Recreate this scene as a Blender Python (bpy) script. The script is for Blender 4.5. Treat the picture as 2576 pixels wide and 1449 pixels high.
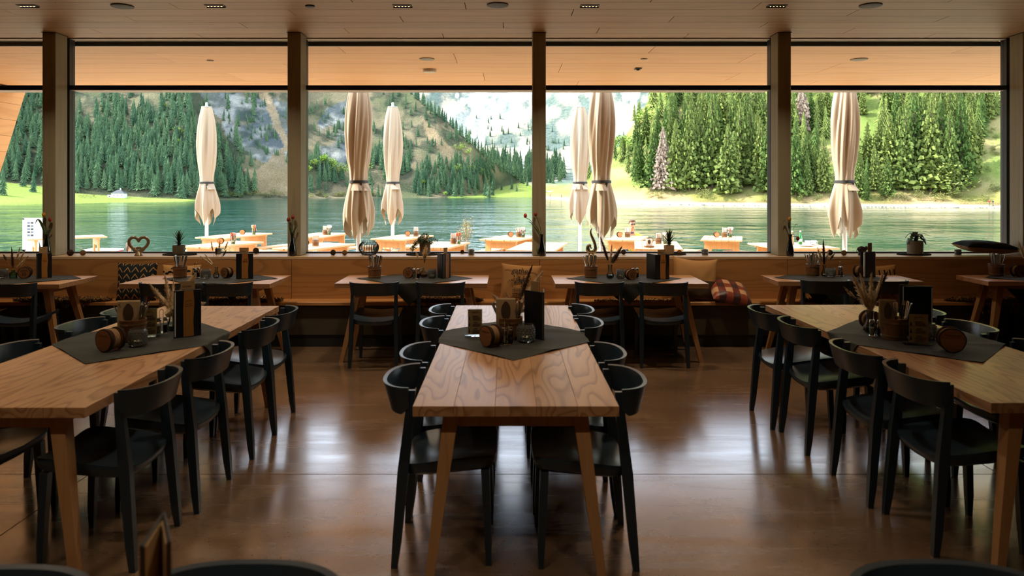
import bpy, math, random
import numpy as np
from mathutils import Vector, Matrix, Euler
for _o in list(bpy.data.objects): bpy.data.objects.remove(_o)
SC = bpy.context.scene; COL = SC.collection
PI = math.pi
# ------------------------------------------------------------------ camera, sky, sun, exposure
K, H, PX, PY = 1835.0, 1.606, 1277.0, 468.0        # focal length in px, eye height, principal point (2576 x 1449)
cam_d = bpy.data.cameras.new('camera'); cam = bpy.data.objects.new('camera', cam_d); COL.objects.link(cam)
cam.location = (0, 0, H); cam.rotation_euler = (PI/2, 0, 0)
cam_d.sensor_width = 36; cam_d.lens = K/2576*36
cam_d.shift_x = (1288-PX)/2576; cam_d.shift_y = (PY-724.5)/2576
cam_d.clip_start = 0.05; cam_d.clip_end = 6000
cam_d.dof.use_dof = True; cam_d.dof.focus_distance = 10.5; cam_d.dof.aperture_fstop = 3.5
SC.camera = cam
SUN = Vector((-0.70, 0.12, 0.70)).normalized()
W = bpy.data.worlds.new('World'); SC.world = W; W.use_nodes = True
_n = W.node_tree.nodes; _l = W.node_tree.links
_bg = _n['Background']; _sky = _n.new('ShaderNodeTexSky'); _sky.sky_type = 'NISHITA'; _sky.sun_disc = False
_sky.sun_elevation = math.asin(SUN.z); _sky.sun_rotation = math.atan2(SUN.x, SUN.y); _sky.altitude = 1200; _sky.dust_density = 2.5
_hs = _n.new('ShaderNodeHueSaturation'); _hs.inputs['Saturation'].default_value = 0.45
_l.new(_sky.outputs[0], _hs.inputs['Color']); _l.new(_hs.outputs[0], _bg.inputs[0]); _bg.inputs[1].default_value = 0.95
sun_d = bpy.data.lights.new('sun', 'SUN'); sun_d.energy = 8.0; sun_d.angle = 0.0093; sun_d.color = (1.0, 0.94, 0.84)
sun = bpy.data.objects.new('sun', sun_d); COL.objects.link(sun); sun.rotation_euler = (-SUN).to_track_quat('-Z', 'Y').to_euler()
SC.view_settings.view_transform = 'Standard'; SC.view_settings.look = 'None'
SC.view_settings.gamma = 1.0; SC.view_settings.use_curve_mapping = False
SC.view_settings.exposure = 0.3
LAMP_W = 5.6            # watts of each ceiling light bar
SC.cycles.use_denoising = True
SC.cycles.max_bounces = 10; SC.cycles.diffuse_bounces = 5; SC.cycles.glossy_bounces = 4
SC.cycles.transmission_bounces = 4; SC.cycles.transparent_max_bounces = 24
SC.cycles.caustics_reflective = False; SC.cycles.caustics_refractive = False
SC.cycles.sample_clamp_indirect = 8.0
# ------------------------------------------------------------------ helpers
def at(px, py, d): return Vector(((px-PX)*d/K, d, H-(py-PY)*d/K))
def on(px, py, z):
    d = K*(H-z)/(py-PY); return Vector(((px-PX)*d/K, d, z))
def lin(h):
    if isinstance(h, (tuple, list)): return tuple(h)
    h = h.lstrip('#'); o = []
    for i in (0, 2, 4):
        c = int(h[i:i+2], 16)/255.0
        o.append(c/12.92 if c <= 0.04045 else ((c+0.055)/1.055)**2.4)
    return tuple(o)
class MB:
    """collects shapes; build() links them as ONE mesh object"""
    def __init__(s): s.v = []; s.f = []; s.sm = []; s.mi = []; s.M = None
    def add(s, vs, fs, smooth=False, m=0):
        b = len(s.v)
        if s.M is not None: vs = [s.M @ Vector(v) for v in vs]
        s.v.extend([tuple(v) for v in vs]); s.f.extend([tuple(i+b for i in f) for f in fs])
        s.sm.extend([smooth]*len(fs)); s.mi.extend([m]*len(fs)); return s
    def box(s, c, sz, bev=0.0, rot=None, m=0):
        x, y, z = (q/2 for q in sz); R = Euler(rot).to_matrix() if rot else None
        if bev <= 0:
            vs = [(a*x, b*y, e*z) for a in (-1, 1) for b in (-1, 1) for e in (-1, 1)]
            fs = [(0,1,3,2), (4,6,7,5), (0,4,5,1), (2,3,7,6), (0,2,6,4), (1,5,7,3)]
        else:
            b_ = min(bev, x*.9, y*.9, z*.9); vs = []; idx = {}
            for i, a in enumerate((-1, 1)):
                for j, b in enumerate((-1, 1)):
                    for k, e in enumerate((-1, 1)):
                        for ax in range(3):
                            p = [a*(x-b_), b*(y-b_), e*(z-b_)]
                            p[ax] = (a*x, b*y, e*z)[ax]; idx[(i,j,k,ax)] = len(vs); vs.append(tuple(p))
            fs = []
            I = idx
            for i in (0, 1): q = [I[(i,0,0,0)], I[(i,1,0,0)], I[(i,1,1,0)], I[(i,0,1,0)]]; fs.append(tuple(q if i else q[::-1]))
            for j in (0, 1): q = [I[(0,j,0,1)], I[(0,j,1,1)], I[(1,j,1,1)], I[(1,j,0,1)]]; fs.append(tuple(q if j else q[::-1]))
            for k in (0, 1): q = [I[(0,0,k,2)], I[(1,0,k,2)], I[(1,1,k,2)], I[(0,1,k,2)]]; fs.append(tuple(q if k else q[::-1]))
            for a in (0, 1):
                for b in (0, 1):
                    fs.append((I[(a,b,0,0)], I[(a,b,1,0)], I[(a,b,1,1)], I[(a,b,0,1)]) if (a+b) % 2 else (I[(a,b,0,0)], I[(a,b,0,1)], I[(a,b,1,1)], I[(a,b,1,0)]))
                    fs.append((I[(a,0,b,0)], I[(a,1,b,0)], I[(a,1,b,2)], I[(a,0,b,2)]) if (a+b) % 2 == 0 else (I[(a,0,b,0)], I[(a,0,b,2)], I[(a,1,b,2)], I[(a,1,b,0)]))
                    fs.append((I[(0,a,b,1)], I[(1,a,b,1)], I[(1,a,b,2)], I[(0,a,b,2)]) if (a+b) % 2 else (I[(0,a,b,1)], I[(0,a,b,2)], I[(1,a,b,2)], I[(1,a,b,1)]))
                    for c2 in (0, 1):
                        t = (I[(a,b,c2,0)], I[(a,b,c2,1)], I[(a,b,c2,2)]); fs.append(t if (a+b+c2) % 2 else t[::-1])
        c = Vector(c); vs = [(R @ Vector(v) if R else Vector(v)) + c for v in vs]
        return s.add(vs, fs, m=m)
    def hexa(s, bot, top, m=0):     # two quads of points, counter-clockwise from above
        return s.add(list(bot)+list(top), [(3,2,1,0), (4,5,6,7), (0,1,5,4), (1,2,6,5), (2,3,7,6), (3,0,4,7)], m=m)
    def leg(s, p0, p1, w0, w1, d0=None, d1=None, m=0):   # tapered bar, level ends
        d0 = d0 or w0; d1 = d1 or w1; p0 = Vector(p0); p1 = Vector(p1)
        q = lambda p, w, d: [p+Vector((a*w/2, b*d/2, 0)) for a, b in ((-1,-1), (1,-1), (1,1), (-1,1))]
        return s.hexa(q(p0, w0, d0), q(p1, w1, d1), m)
    def prism(s, poly, z0, z1, m=0, ax='z'):
        n = len(poly); f = {'z': lambda p, z: (p[0], p[1], z), 'y': lambda p, z: (p[0], z, p[1]), 'x': lambda p, z: (z, p[0], p[1])}[ax]
        vs = [f(p, z0) for p in poly]+[f(p, z1) for p in poly]
        fs = [tuple(range(n))[::-1], tuple(range(n, 2*n))]+[(i, (i+1) % n, n+(i+1) % n, n+i) for i in range(n)]
        return s.add(vs, fs, m=m)
    def tube(s, pts, r, n=8, m=0, smooth=True, closed=False, flat=1.0):
        pts = [Vector(p) for p in pts]; N = len(pts); rr = r if isinstance(r, (list, tuple)) else [r]*N
        vs = []; prev = None
        for i, p in enumerate(pts):
            t = (pts[(i+1) % N]-pts[i-1]) if closed else (pts[min(i+1, N-1)]-pts[max(i-1, 0)])
            t = t.normalized() if t.length > 1e-9 else Vector((0, 0, 1))
            if prev is None: u = t.orthogonal().normalized()
            else:
                u = prev-t*prev.dot(t); u = u.normalized() if u.length > 1e-6 else t.orthogonal().normalized()
            prev = u; w = t.cross(u)
            for k in range(n):
                a = 2*PI*k/n; vs.append(p+u*(rr[i]*math.cos(a))+w*(rr[i]*flat*math.sin(a)))
        fs = [(i*n+k, i*n+(k+1) % n, ((i+1) % N)*n+(k+1) % n, ((i+1) % N)*n+k) for i in range(N if closed else N-1) for k in range(n)]
        s.add(vs, fs, smooth, m)
        if not closed:
            b = len(s.v)-len(vs); s.f.append(tuple(b+k for k in range(n))[::-1]); s.f.append(tuple(b+(N-1)*n+k for k in range(n)))
            s.sm += [False]*2; s.mi += [m]*2
        return s
    def lathe(s, prof, n=24, c=(0, 0, 0), m=0, smooth=True, cap=True, fr=None):
        vs = []
        for j, (r, z) in enumerate(prof):
            for k in range(n):
                a = 2*PI*k/n; q = r*(fr(a, j) if fr else 1); vs.append((c[0]+q*math.cos(a), c[1]+q*math.sin(a), c[2]+z))
        L = len(prof)
        fs = [(j*n+k, j*n+(k+1) % n, (j+1)*n+(k+1) % n, (j+1)*n+k) for j in range(L-1) for k in range(n)]
        if cap:
            fs.append(tuple(range(n))[::-1]); fs.append(tuple((L-1)*n+k for k in range(n)))
        return s.add(vs, fs, smooth, m)
    def ball(s, c, r, nu=12, nv=8, m=0):
        r = (r, r, r) if not isinstance(r, (tuple, list)) else r
        vs = [(c[0], c[1], c[2]-r[2])]
        for j in range(1, nv):
            t = -PI/2+PI*j/nv
            for k in range(nu): a = 2*PI*k/nu; vs.append((c[0]+r[0]*math.cos(t)*math.cos(a), c[1]+r[1]*math.cos(t)*math.sin(a), c[2]+r[2]*math.sin(t)))
        vs.append((c[0], c[1], c[2]+r[2])); T = len(vs)-1
        fs = [(0, 1+(k+1) % nu, 1+k) for k in range(nu)]
        fs += [(1+j*nu+k, 1+j*nu+(k+1) % nu, 1+(j+1)*nu+(k+1) % nu, 1+(j+1)*nu+k) for j in range(nv-2) for k in range(nu)]
        fs += [(T, 1+(nv-2)*nu+k, 1+(nv-2)*nu+(k+1) % nu) for k in range(nu)]
        return s.add(vs, fs, True, m)
    def grid(s, nu, nv, fn, m=0, smooth=True, wrap=False):
        vs = [fn(i/(nu-(0 if wrap else 1)), j/(nv-1)) for j in range(nv) for i in range(nu)]
        fs = [(j*nu+i, j*nu+(i+1) % nu, (j+1)*nu+(i+1) % nu, (j+1)*nu+i) for j in range(nv-1) for i in range(nu if wrap else nu-1)]
        return s.add(vs, fs, smooth, m)
    def mesh(s, name, mats):
        me = bpy.data.meshes.new(name); me.from_pydata(s.v, [], s.f)
        for mm in (mats if isinstance(mats, (list, tuple)) else [mats]): me.materials.append(mm)
        me.polygons.foreach_set('use_smooth', s.sm)
        if len(me.materials) > 1: me.polygons.foreach_set('material_index', s.mi)
        me.update()
        if any(s.sm): me.set_sharp_from_angle(angle=math.radians(42))
        return me
    def build(s, name, mats, parent=None, loc=None, rot=None):
        return obj(name, s.mesh(name, mats), parent, loc, rot)
def obj(name, me, parent=None, loc=None, rot=None):
    o = bpy.data.objects.new(name, me); COL.objects.link(o)
    if parent is not None: o.parent = parent
    if loc is not None: o.location = loc
    if rot is not None: o.rotation_euler = rot
    return o
def tag(o, label=None, cat=None, group=None, kind=None):
    for k, v in (('label', label), ('category', cat), ('group', group), ('kind', kind)):
        if v: o[k] = v
    return o
def thing(name, label, cat, loc=(0, 0, 0), rz=0.0, group=None):
    o = obj(name, None, None, loc, (0, 0, rz)); o.empty_display_size = 0.1
    return tag(o, label, cat, group)
KIDS = {}
def kids(o):
    return [c for c in bpy.data.objects if c.parent == o]
def dup(root, loc, rz=None, label=None, group=None, rot=None, scale=None, kl=None):
    kl = kl if kl is not None else tree(root)
    r = root.copy(); COL.objects.link(r); r.location = loc
    if rz is not None: r.rotation_euler = (0, 0, rz)
    if rot is not None: r.rotation_euler = rot
    if scale is not None: r.scale = scale if isinstance(scale, (tuple, list)) else (scale,)*3
    if label: r['label'] = label
    if group: r['group'] = group
    for c, sub in kl:
        d = c.copy(); COL.objects.link(d); d.parent = r
        for g in sub:
            e = g.copy(); COL.objects.link(e); e.parent = d
    return r
def tree(root): return [(c, kids(c)) for c in kids(root)]
def text_mesh(txt, size, depth=0.0006, ax='xz', align='CENTER', shear=0.0):
    cu = bpy.data.curves.new('txt', 'FONT'); cu.body = txt; cu.size = size; cu.extrude = depth; cu.align_x = align; cu.align_y = 'CENTER'
    cu.shear = shear; cu.resolution_u = 2
    o = bpy.data.objects.new('txt', cu); COL.objects.link(o)
    dg = bpy.context.evaluated_depsgraph_get(); dg.update()
    me = bpy.data.meshes.new_from_object(o.evaluated_get(dg)); bpy.data.objects.remove(o); bpy.data.curves.remove(cu)
    if ax == 'xz': me.transform(Matrix.Rotation(PI/2, 4, 'X'))
    return me
# ------------------------------------------------------------------ materials
def nmat(name):
    m = bpy.data.materials.new(name); m.use_nodes = True; t = m.node_tree
    return m, t, t.nodes, t.links, t.nodes['Principled BSDF']
def setp(b, **k):
    mp = dict(rough='Roughness', metal='Metallic', spec='Specular IOR Level', ior='IOR', trans='Transmission Weight', alpha='Alpha', coat='Coat Weight', coatr='Coat Roughness', sheen='Sheen Weight', sub='Subsurface Weight')
    for a, v in k.items(): b.inputs[mp[a]].default_value = v
def M(name, col, rough=0.5, **k):
    m, t, n, l, b = nmat(name); b.inputs['Base Color'].default_value = (*lin(col), 1); setp(b, rough=rough, **k); return m
def ramp(n, pts):
    r = n.new('ShaderNodeValToRGB'); e = r.color_ramp.elements
    while len(e) < len(pts): e.new(0.5)
    for i, (p, c) in enumerate(pts): e[i].position = p; e[i].color = (*lin(c), 1)
    return r
def mapping(n, l, coord='Object', scale=(1, 1, 1), rnd=0.0, rot=(0, 0, 0)):
    tc = n.new('ShaderNodeTexCoord'); mp = n.new('ShaderNodeMapping'); mp.inputs['Scale'].default_value = scale; mp.inputs['Rotation'].default_value = rot
    if rnd:
        oi = n.new('ShaderNodeObjectInfo'); mu = n.new('ShaderNodeMath'); mu.operation = 'MULTIPLY'; mu.inputs[1].default_value = rnd
        cx = n.new('ShaderNodeCombineXYZ'); l.new(oi.outputs['Random'], mu.inputs[0])
        for i in range(3): l.new(mu.outputs[0], cx.inputs[i])
        l.new(cx.outputs[0], mp.inputs['Location'])
    l.new(tc.outputs[coord], mp.inputs['Vector']); return mp
def noise(n, l, vec, scale, detail=3, rough=0.5, dist=0.0):
    q = n.new('ShaderNodeTexNoise'); q.inputs['Scale'].default_value = scale; q.inputs['Detail'].default_value = detail
    q.inputs['Roughness'].default_value = rough; q.inputs['Distortion'].default_value = dist
    if vec is not None: l.new(vec, q.inputs['Vector'])
    return q
def mix(n, l, a, b, f=0.5, mode='MIX'):
    x = n.new('ShaderNodeMix'); x.data_type = 'RGBA'; x.blend_type = mode
    for s_, v in ((6, a), (7, b)):
        if hasattr(v, 'is_output'): l.new(v, x.inputs[s_])
        else: x.inputs[s_].default_value = (*lin(v), 1)
    if hasattr(f, 'is_output'): l.new(f, x.inputs[0])
    else: x.inputs[0].default_value = f
    return x.outputs[2]
def bump(n, l, b, h, strength=0.2, dist=0.01):
    q = n.new('ShaderNodeBump'); q.inputs['Strength'].default_value = strength; q.inputs['Distance'].default_value = dist
    l.new(h, q.inputs['Height']); l.new(q.outputs[0], b.inputs['Normal'])
def wood(name, base, dark, axis='x', rings=9.0, wid=0.35, rough=0.35, tone=0.25, line=0.45, coat=0.0, along=0.35, spec=0.5):
    """plain-sawn board: contour lines of a stretched noise, fine fibres, a tone of its own per board"""
    m, t, n, l, b = nmat(name)
    sc = {'x': (along, 1/wid, 1/wid), 'y': (1/wid, along, 1/wid), 'z': (1/wid, 1/wid, along)}[axis]
    mp = mapping(n, l, 'Object', sc, 37.0)
    nz = noise(n, l, mp.outputs[0], 1.0, 1.5, 0.4)
    mu = n.new('ShaderNodeMath'); mu.operation = 'MULTIPLY'; mu.inputs[1].default_value = rings; l.new(nz.outputs[0], mu.inputs[0])
    fr = n.new('ShaderNodeMath'); fr.operation = 'FRACT'; l.new(mu.outputs[0], fr.inputs[0])
    rl = ramp(n, [(0.0, (0, 0, 0)), (0.55, (0.12,)*3), (0.86, (1, 1, 1)), (1.0, (0, 0, 0))]); l.new(fr.outputs[0], rl.inputs[0])
    fs = {'x': (3, 260, 260), 'y': (260, 3, 260), 'z': (260, 260, 3)}[axis]
    mp2 = mapping(n, l, 'Object', fs, 11.0); fi = noise(n, l, mp2.outputs[0], 1.0, 2)
    ml = n.new('ShaderNodeMath'); ml.operation = 'MULTIPLY'; ml.inputs[1].default_value = line; l.new(rl.outputs[0], ml.inputs[0])
    c1 = mix(n, l, base, dark, ml.outputs[0])
    ff = n.new('ShaderNodeMath'); ff.operation = 'MULTIPLY'; ff.inputs[1].default_value = 0.45; l.new(fi.outputs[0], ff.inputs[0])
    c2 = mix(n, l, c1, dark, ff.outputs[0])
    oi = n.new('ShaderNodeObjectInfo'); hs = n.new('ShaderNodeHueSaturation')
    vm = n.new('ShaderNodeMath'); vm.operation = 'MULTIPLY_ADD'; vm.inputs[1].default_value = tone; vm.inputs[2].default_value = 1-tone/2
    l.new(oi.outputs['Random'], vm.inputs[0]); l.new(vm.outputs[0], hs.inputs['Value']); l.new(c2, hs.inputs['Color'])
    l.new(hs.outputs[0], b.inputs['Base Color']); setp(b, rough=rough, coat=coat, spec=spec)
    bump(n, l, b, fi.outputs[0], 0.06, 0.002); return m
def glass(name, tint=(1, 1, 1), refl=0.6, rough=0.0):
    """thin pane: clear with a Fresnel sheen"""
    m, t, n, l, b = nmat(name); n.remove(b); out = n['Material Output']
    tr = n.new('ShaderNodeBsdfTransparent'); tr.inputs[0].default_value = (*tint, 1)
    gl = n.new('ShaderNodeBsdfGlossy'); gl.inputs['Roughness'].default_value = rough
    fz = n.new('ShaderNodeFresnel'); fz.inputs[0].default_value = 1.45
    mu = n.new('ShaderNodeMath'); mu.operation = 'MULTIPLY'; mu.inputs[1].default_value = refl; l.new(fz.outputs[0], mu.inputs[0])
    mx = n.new('ShaderNodeMixShader'); l.new(mu.outputs[0], mx.inputs[0]); l.new(tr.outputs[0], mx.inputs[1]); l.new(gl.outputs[0], mx.inputs[2])
    l.new(mx.outputs[0], out.inputs[0]); return m
def emis(name, col, s):
    m, t, n, l, b = nmat(name); b.inputs['Base Color'].default_value = (*lin(col), 1)
    b.inputs['Emission Color'].default_value = (*lin(col), 1); b.inputs['Emission Strength'].default_value = s; return m
def fabric(name, a, b_, scale=60, rough=0.9, bs=0.15):
    m, t, n, l, b = nmat(name); mp = mapping(n, l, 'Object'); nz = noise(n, l, mp.outputs[0], scale, 4, 0.6)
    l.new(mix(n, l, a, b_, nz.outputs[0]), b.inputs['Base Color']); setp(b, rough=rough, spec=0.2); bump(n, l, b, nz.outputs[0], bs, 0.003); return m
TOPX = wood('ash_top_x', '#c79a6e', '#8a5d3c', 'x', 11, 0.30, 0.36, 0.14, 0.5, spec=.75)
TOPY = wood('ash_top_y', '#c79a6e', '#7a4f30', 'y', 12, 0.15, 0.36, 0.16, 0.75, along=1.0, spec=.7)
LEGW = wood('ash_leg', '#c09362', '#8a5f3c', 'z', 6, 0.10, 0.45, 0.1, 0.3)
PANEL = wood('oak_panel', '#b98650', '#7d5129', 'x', 12, 0.32, 0.42, 0.12, 0.5, along=0.5)
SEATW = wood('oak_seat', '#c48e55', '#8a5a30', 'x', 10, 0.2, 0.38, 0.1, 0.4, along=0.5)
CEILW = wood('ceiling_board', '#c39a6c', '#94704a', 'x', 5, 0.22, 0.5, 0.14, 0.35, along=0.3)
SOFW = wood('soffit_board', '#e3b98c', '#c8966a', 'x', 6, 0.4, 0.6, 0.12, 0.45, along=0.25)
COLW = wood('column_wood', '#a59c80', '#7c7358', 'z', 6, 0.12, 0.55, 0.05, 0.3)
FRAME = M('frame_dark', '#1b1f20', 0.45); ALU = M('frame_alu', '#d6d4c4', 0.5)
PANE = glass('window_glass', (0.97, 0.985, 0.975), 0.55)
CHAIR = M('chair_stain', '#22313c', 0.30, spec=0.6); BLACK = M('black_plastic', '#101214', 0.4)
CHROME = M('chrome', '#d8d6d0', 0.12, metal=1.0); STEEL = M('steel', '#b9b4aa', 0.2, metal=1.0)
GLASSC = glass('clear_glass', (0.90, 0.93, 0.92), 1.0, 0.02); GLASSG = glass('green_glass', (0.45, 0.75, 0.58), 1.0, 0.02)
GLASSA = glass('amber_glass', (0.85, 0.55, 0.38), 1.0, 0.02); ACRYL = glass('acrylic', (0.95, 0.96, 0.95), 1.0, 0.03)
# ------------------------------------------------------------------ the room
def struct(o, label=None, cat=None): return tag(o, label, cat, None, 'structure')
XL, XR, YB, YW, ZC = -7.6, 8.2, -4.2, 7.86, 3.2
SILL_Z, SILL_Y0, SILL_Y1 = 0.8825, 7.47, 7.93
# floor: screed and polished concrete slabs with open joints
m_, t_, n_, l_, b_ = nmat('polished_concrete')
mp_ = mapping(n_, l_, 'Object', (1, 1, 1)); big = noise(n_, l_, mp_.outputs[0], 1.1, 5, 0.6, 0.4)
cr = ramp(n_, [(0.3, '#5c4938'), (0.55, '#77604b'), (0.75, '#93795f')]); l_.new(big.outputs[0], cr.inputs[0])
vo = n_.new('ShaderNodeTexVoronoi'); vo.inputs['Scale'].default_value = 58; l_.new(mp_.outputs[0], vo.inputs['Vector'])
vr = ramp(n_, [(0.0, (1, 1, 1)), (0.16, (1, 1, 1)), (0.26, (0, 0, 0))]); l_.new(vo.outputs['Distance'], vr.inputs[0])
wn = n_.new('ShaderNodeTexWhiteNoise'); l_.new(vo.outputs['Position'], wn.inputs['Vector'])
gt = n_.new('ShaderNodeMath'); gt.operation = 'GREATER_THAN'; gt.inputs[1].default_value = 0.62; l_.new(wn.outputs['Value'], gt.inputs[0])
mu_ = n_.new('ShaderNodeMath'); mu_.operation = 'MULTIPLY'; l_.new(vr.outputs[0], mu_.inputs[0]); l_.new(gt.outputs[0], mu_.inputs[1])
spk = n_.new('ShaderNodeMath'); spk.operation = 'MULTIPLY'; spk.inputs[1].default_value = 0.7; l_.new(mu_.outputs[0], spk.inputs[0])
fine = noise(n_, l_, mp_.outputs[0], 140, 2); c_ = mix(n_, l_, cr.outputs[0], '#4b3b2f', spk.outputs[0])
c_ = mix(n_, l_, c_, '#c4ac90', 0.25, 'SOFT_LIGHT'); l_.new(mix(n_, l_, c_, fine.outputs['Color'], 0.08, 'OVERLAY'), b_.inputs['Base Color'])
mp2_ = mapping(n_, l_, 'Object', (0.35, 3.2, 1)); sw = noise(n_, l_, mp2_.outputs[0], 2.2, 6, 0.65, 0.6)
rr_ = n_.new('ShaderNodeMapRange'); rr_.inputs[1].default_value = 0.3; rr_.inputs[2].default_value = 0.7; rr_.inputs[3].default_value = 0.13; rr_.inputs[4].default_value = 0.34
l_.new(sw.outputs[0], rr_.inputs[0]); l_.new(rr_.outputs[0], b_.inputs['Roughness']); setp(b_, spec=0.8, ior=1.6, coat=0.7, coatr=0.16)
bump(n_, l_, b_, sw.outputs[0], 0.035, 0.01); CONC = m_
floor = struct(MB().box((0.3, (YB+YW)/2, -0.09), (XR-XL+.4, YW-YB+.4, 0.14)).build('floor', M('screed', '#2a231c', 0.9)), 'polished brown concrete floor with sawn joints', 'floor')
jx = [XL, -2.331, 2.74, XR]; jy = [YB, -0.9, 4.065, 7.30]
for i in range(3):
    for j in range(3):
        g = 0.0022
        MB().box(((jx[i]+jx[i+1])/2, (jy[j]+jy[j+1])/2, -0.01), (jx[i+1]-jx[i]-2*g, jy[j+1]-jy[j]-2*g, 0.02), 0.0012).build('slab', CONC, floor)
DARKW = wood('back_wall_panel', '#5b4129', '#3a2918', 'z', 8, 0.3, 0.55, 0.1)
struct(MB().box((XL-.1, (YB+YW)/2, 1.6), (0.2, YW-YB+.4, 3.5)).build('wall_left', DARKW), 'dark timber side wall', 'wall')
struct(MB().box((XR+.1, (YB+YW)/2, 1.6), (0.2, YW-YB+.4, 3.5)).build('wall_right', DARKW), 'dark timber side wall', 'wall')
struct(MB().box((0.3, YB-.1, 1.6), (XR-XL+.4, 0.2, 3.5)).build('wall_back', DARKW), 'dark timber rear wall', 'wall')
struct(MB().box((0.3, 7.76, 0.42), (XR-XL+.4, 0.24, 0.84)).build('wall_front', PANEL), 'parapet wall under the windows', 'wall')
# ceiling: deck, and boards near the glass with end joints
ceil = struct(MB().box((0.3, (YB+5.3)/2, ZC+.02), (XR-XL+.4, 5.3-YB+.2, 0.04)).box((0.3, 6.6, ZC+.06), (XR-XL+.4, 2.9, 0.06)).build('ceiling', CEILW), 'oak boarded ceiling', 'ceiling')
edges = [7.9, 7.62, 7.36, 7.10, 6.84, 6.58, 6.33, 6.08, 5.83, 5.58, 5.34]
for r in range(10):
    j0 = -0.684-0.97*r; per = 2.58
    k0 = math.floor((XL-j0)/per); xs = [j0+per*k for k in range(k0, k0+9)]
    for a, b in zip(xs[:-1], xs[1:]):
        a = max(a, XL); b = min(b, XR)
        if b-a < 0.1: continue
        MB().box((0, 0, 0), (b-a-0.006, edges[r]-edges[r+1]-0.003, 0.024), 0.0015).build('ceiling_board', CEILW, ceil, ((a+b)/2, (edges[r]+edges[r+1])/2, ZC+0.012))
# columns
COLX = [0.328+2.542*k for k in range(-3, 4)]
for k, cx in enumerate(COLX):
    if cx < XL or cx > XR: continue
    o = MB().box((0, 0, (ZC-SILL_Z)/2), (0.137, 0.21, ZC-SILL_Z), 0.006).build('column', COLW, None, (cx, 7.665, SILL_Z))
    struct(o, ['', 'timber column beside the far left window', 'timber column with the dark vase, left of centre', 'timber column at the centre with two red tulips', 'timber column with the yellow tulip vase', 'timber column at the right edge', ''][k] or 'timber column out of sight at the room end', 'column')
    MB().box((0, 0, 0.003), (0.150, 0.225, 0.004)).build('shadow_gap', FRAME, o, (0, 0, ZC-SILL_Z-0.006))
# window bays: frame, transom with alu strips, two panes
for i in range(len(COLX)-1):
    a, b = COLX[i], COLX[i+1]
    a2, b2 = max(a, XL), min(b, XR); w = b2-a2; cx = (a2+b2)/2
    wn_ = MB()
    for sx, xx in ((-1, a2), (1, b2)): wn_.box((xx-cx-sx*0.021, 0, (3.19+SILL_Z)/2-SILL_Z), (0.042, 0.10, 3.19-SILL_Z+.02))
    wn_.box((0, 0.125, 3.168-SILL_Z), (w, 0.03, 0.05)); wn_.box((0, 0, 2.668-SILL_Z), (w, 0.10, 0.045)); wn_.box((0, 0, 0.006), (w, 0.08, 0.014))
    o = wn_.build('window_%d' % (i+1), FRAME, None, (cx, 7.90, SILL_Z)); struct(o, 'tall fixed window bay with dark transom, bay %d from the left end' % (i+1), 'window')
    MB().box((0, 0, 0), (w-.084, 0.19, 0.006)).build('aluminium_strip', ALU, o, (0, 0.055, 2.641-SILL_Z))
    MB().box((0, 0, 0), (w-.084, 0.15, 0.006)).build('aluminium_strip', ALU, o, (0, 0.035, 3.192-SILL_Z))
    MB().box((0, 0, 0), (w-.084, 0.012, 0.49)).build('upper_pane', PANE, o, (0, 0.01, 2.938-SILL_Z))
    MB().box((0, 0, 0), (w-.084, 0.012, 1.735)).build('lower_pane', PANE, o, (0, 0.01, 1.757-SILL_Z))
# sill: one continuous board
SILLM = wood('sill_wood', '#cdb08a', '#a5825b', 'x', 6, 0.3, 0.42, 0.05, 0.3)
struct(MB().box((0.3, (SILL_Y0+SILL_Y1)/2, SILL_Z-.015), (XR-XL, SILL_Y1-SILL_Y0, 0.03), 0.003).build('trim_1', SILLM), 'continuous oak window sill board', 'sill')
# built-in bench: seat, base panels, plinth, back panels
BASEP = wood('bench_base_shaded', '#4d4434', '#352e22', 'x', 8, .3, .6, .08, .3)  # shade on the base panels is put into this darker wood colour
bench = thing('built_in_bench', 'long oak bench built in below the window sill', 'bench', (0.3, 7.3, 0))
for i in range(len(COLX)-1):
    a, b = max(COLX[i], XL), min(COLX[i+1], XR); w = b-a; cx = (a+b)/2-0.3
    MB().box((0, 0, 0), (w-.004, 0.028, SILL_Z-.03-.449), 0.002).build('back_panel', PANEL, bench, (cx, 0.186, (SILL_Z-.03+.45)/2))
    MB().box((0, 0, 0), (w-.004, 0.02, 0.30), 0.002).build('base_panel', BASEP, bench, (cx, -0.01, 0.269))
    MB().box((0, 0, 0), (w-.003, 0.235, 0.032), 0.003).build('seat_board', SEATW, bench, (cx, 0.057, 0.435))
MB().box((0, 0, 0.058), (XR-XL-.02, 0.02, 0.116)).build('plinth', M('plinth', '#171a1a', 0.6), bench, (0, 0.0, 0))
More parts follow.
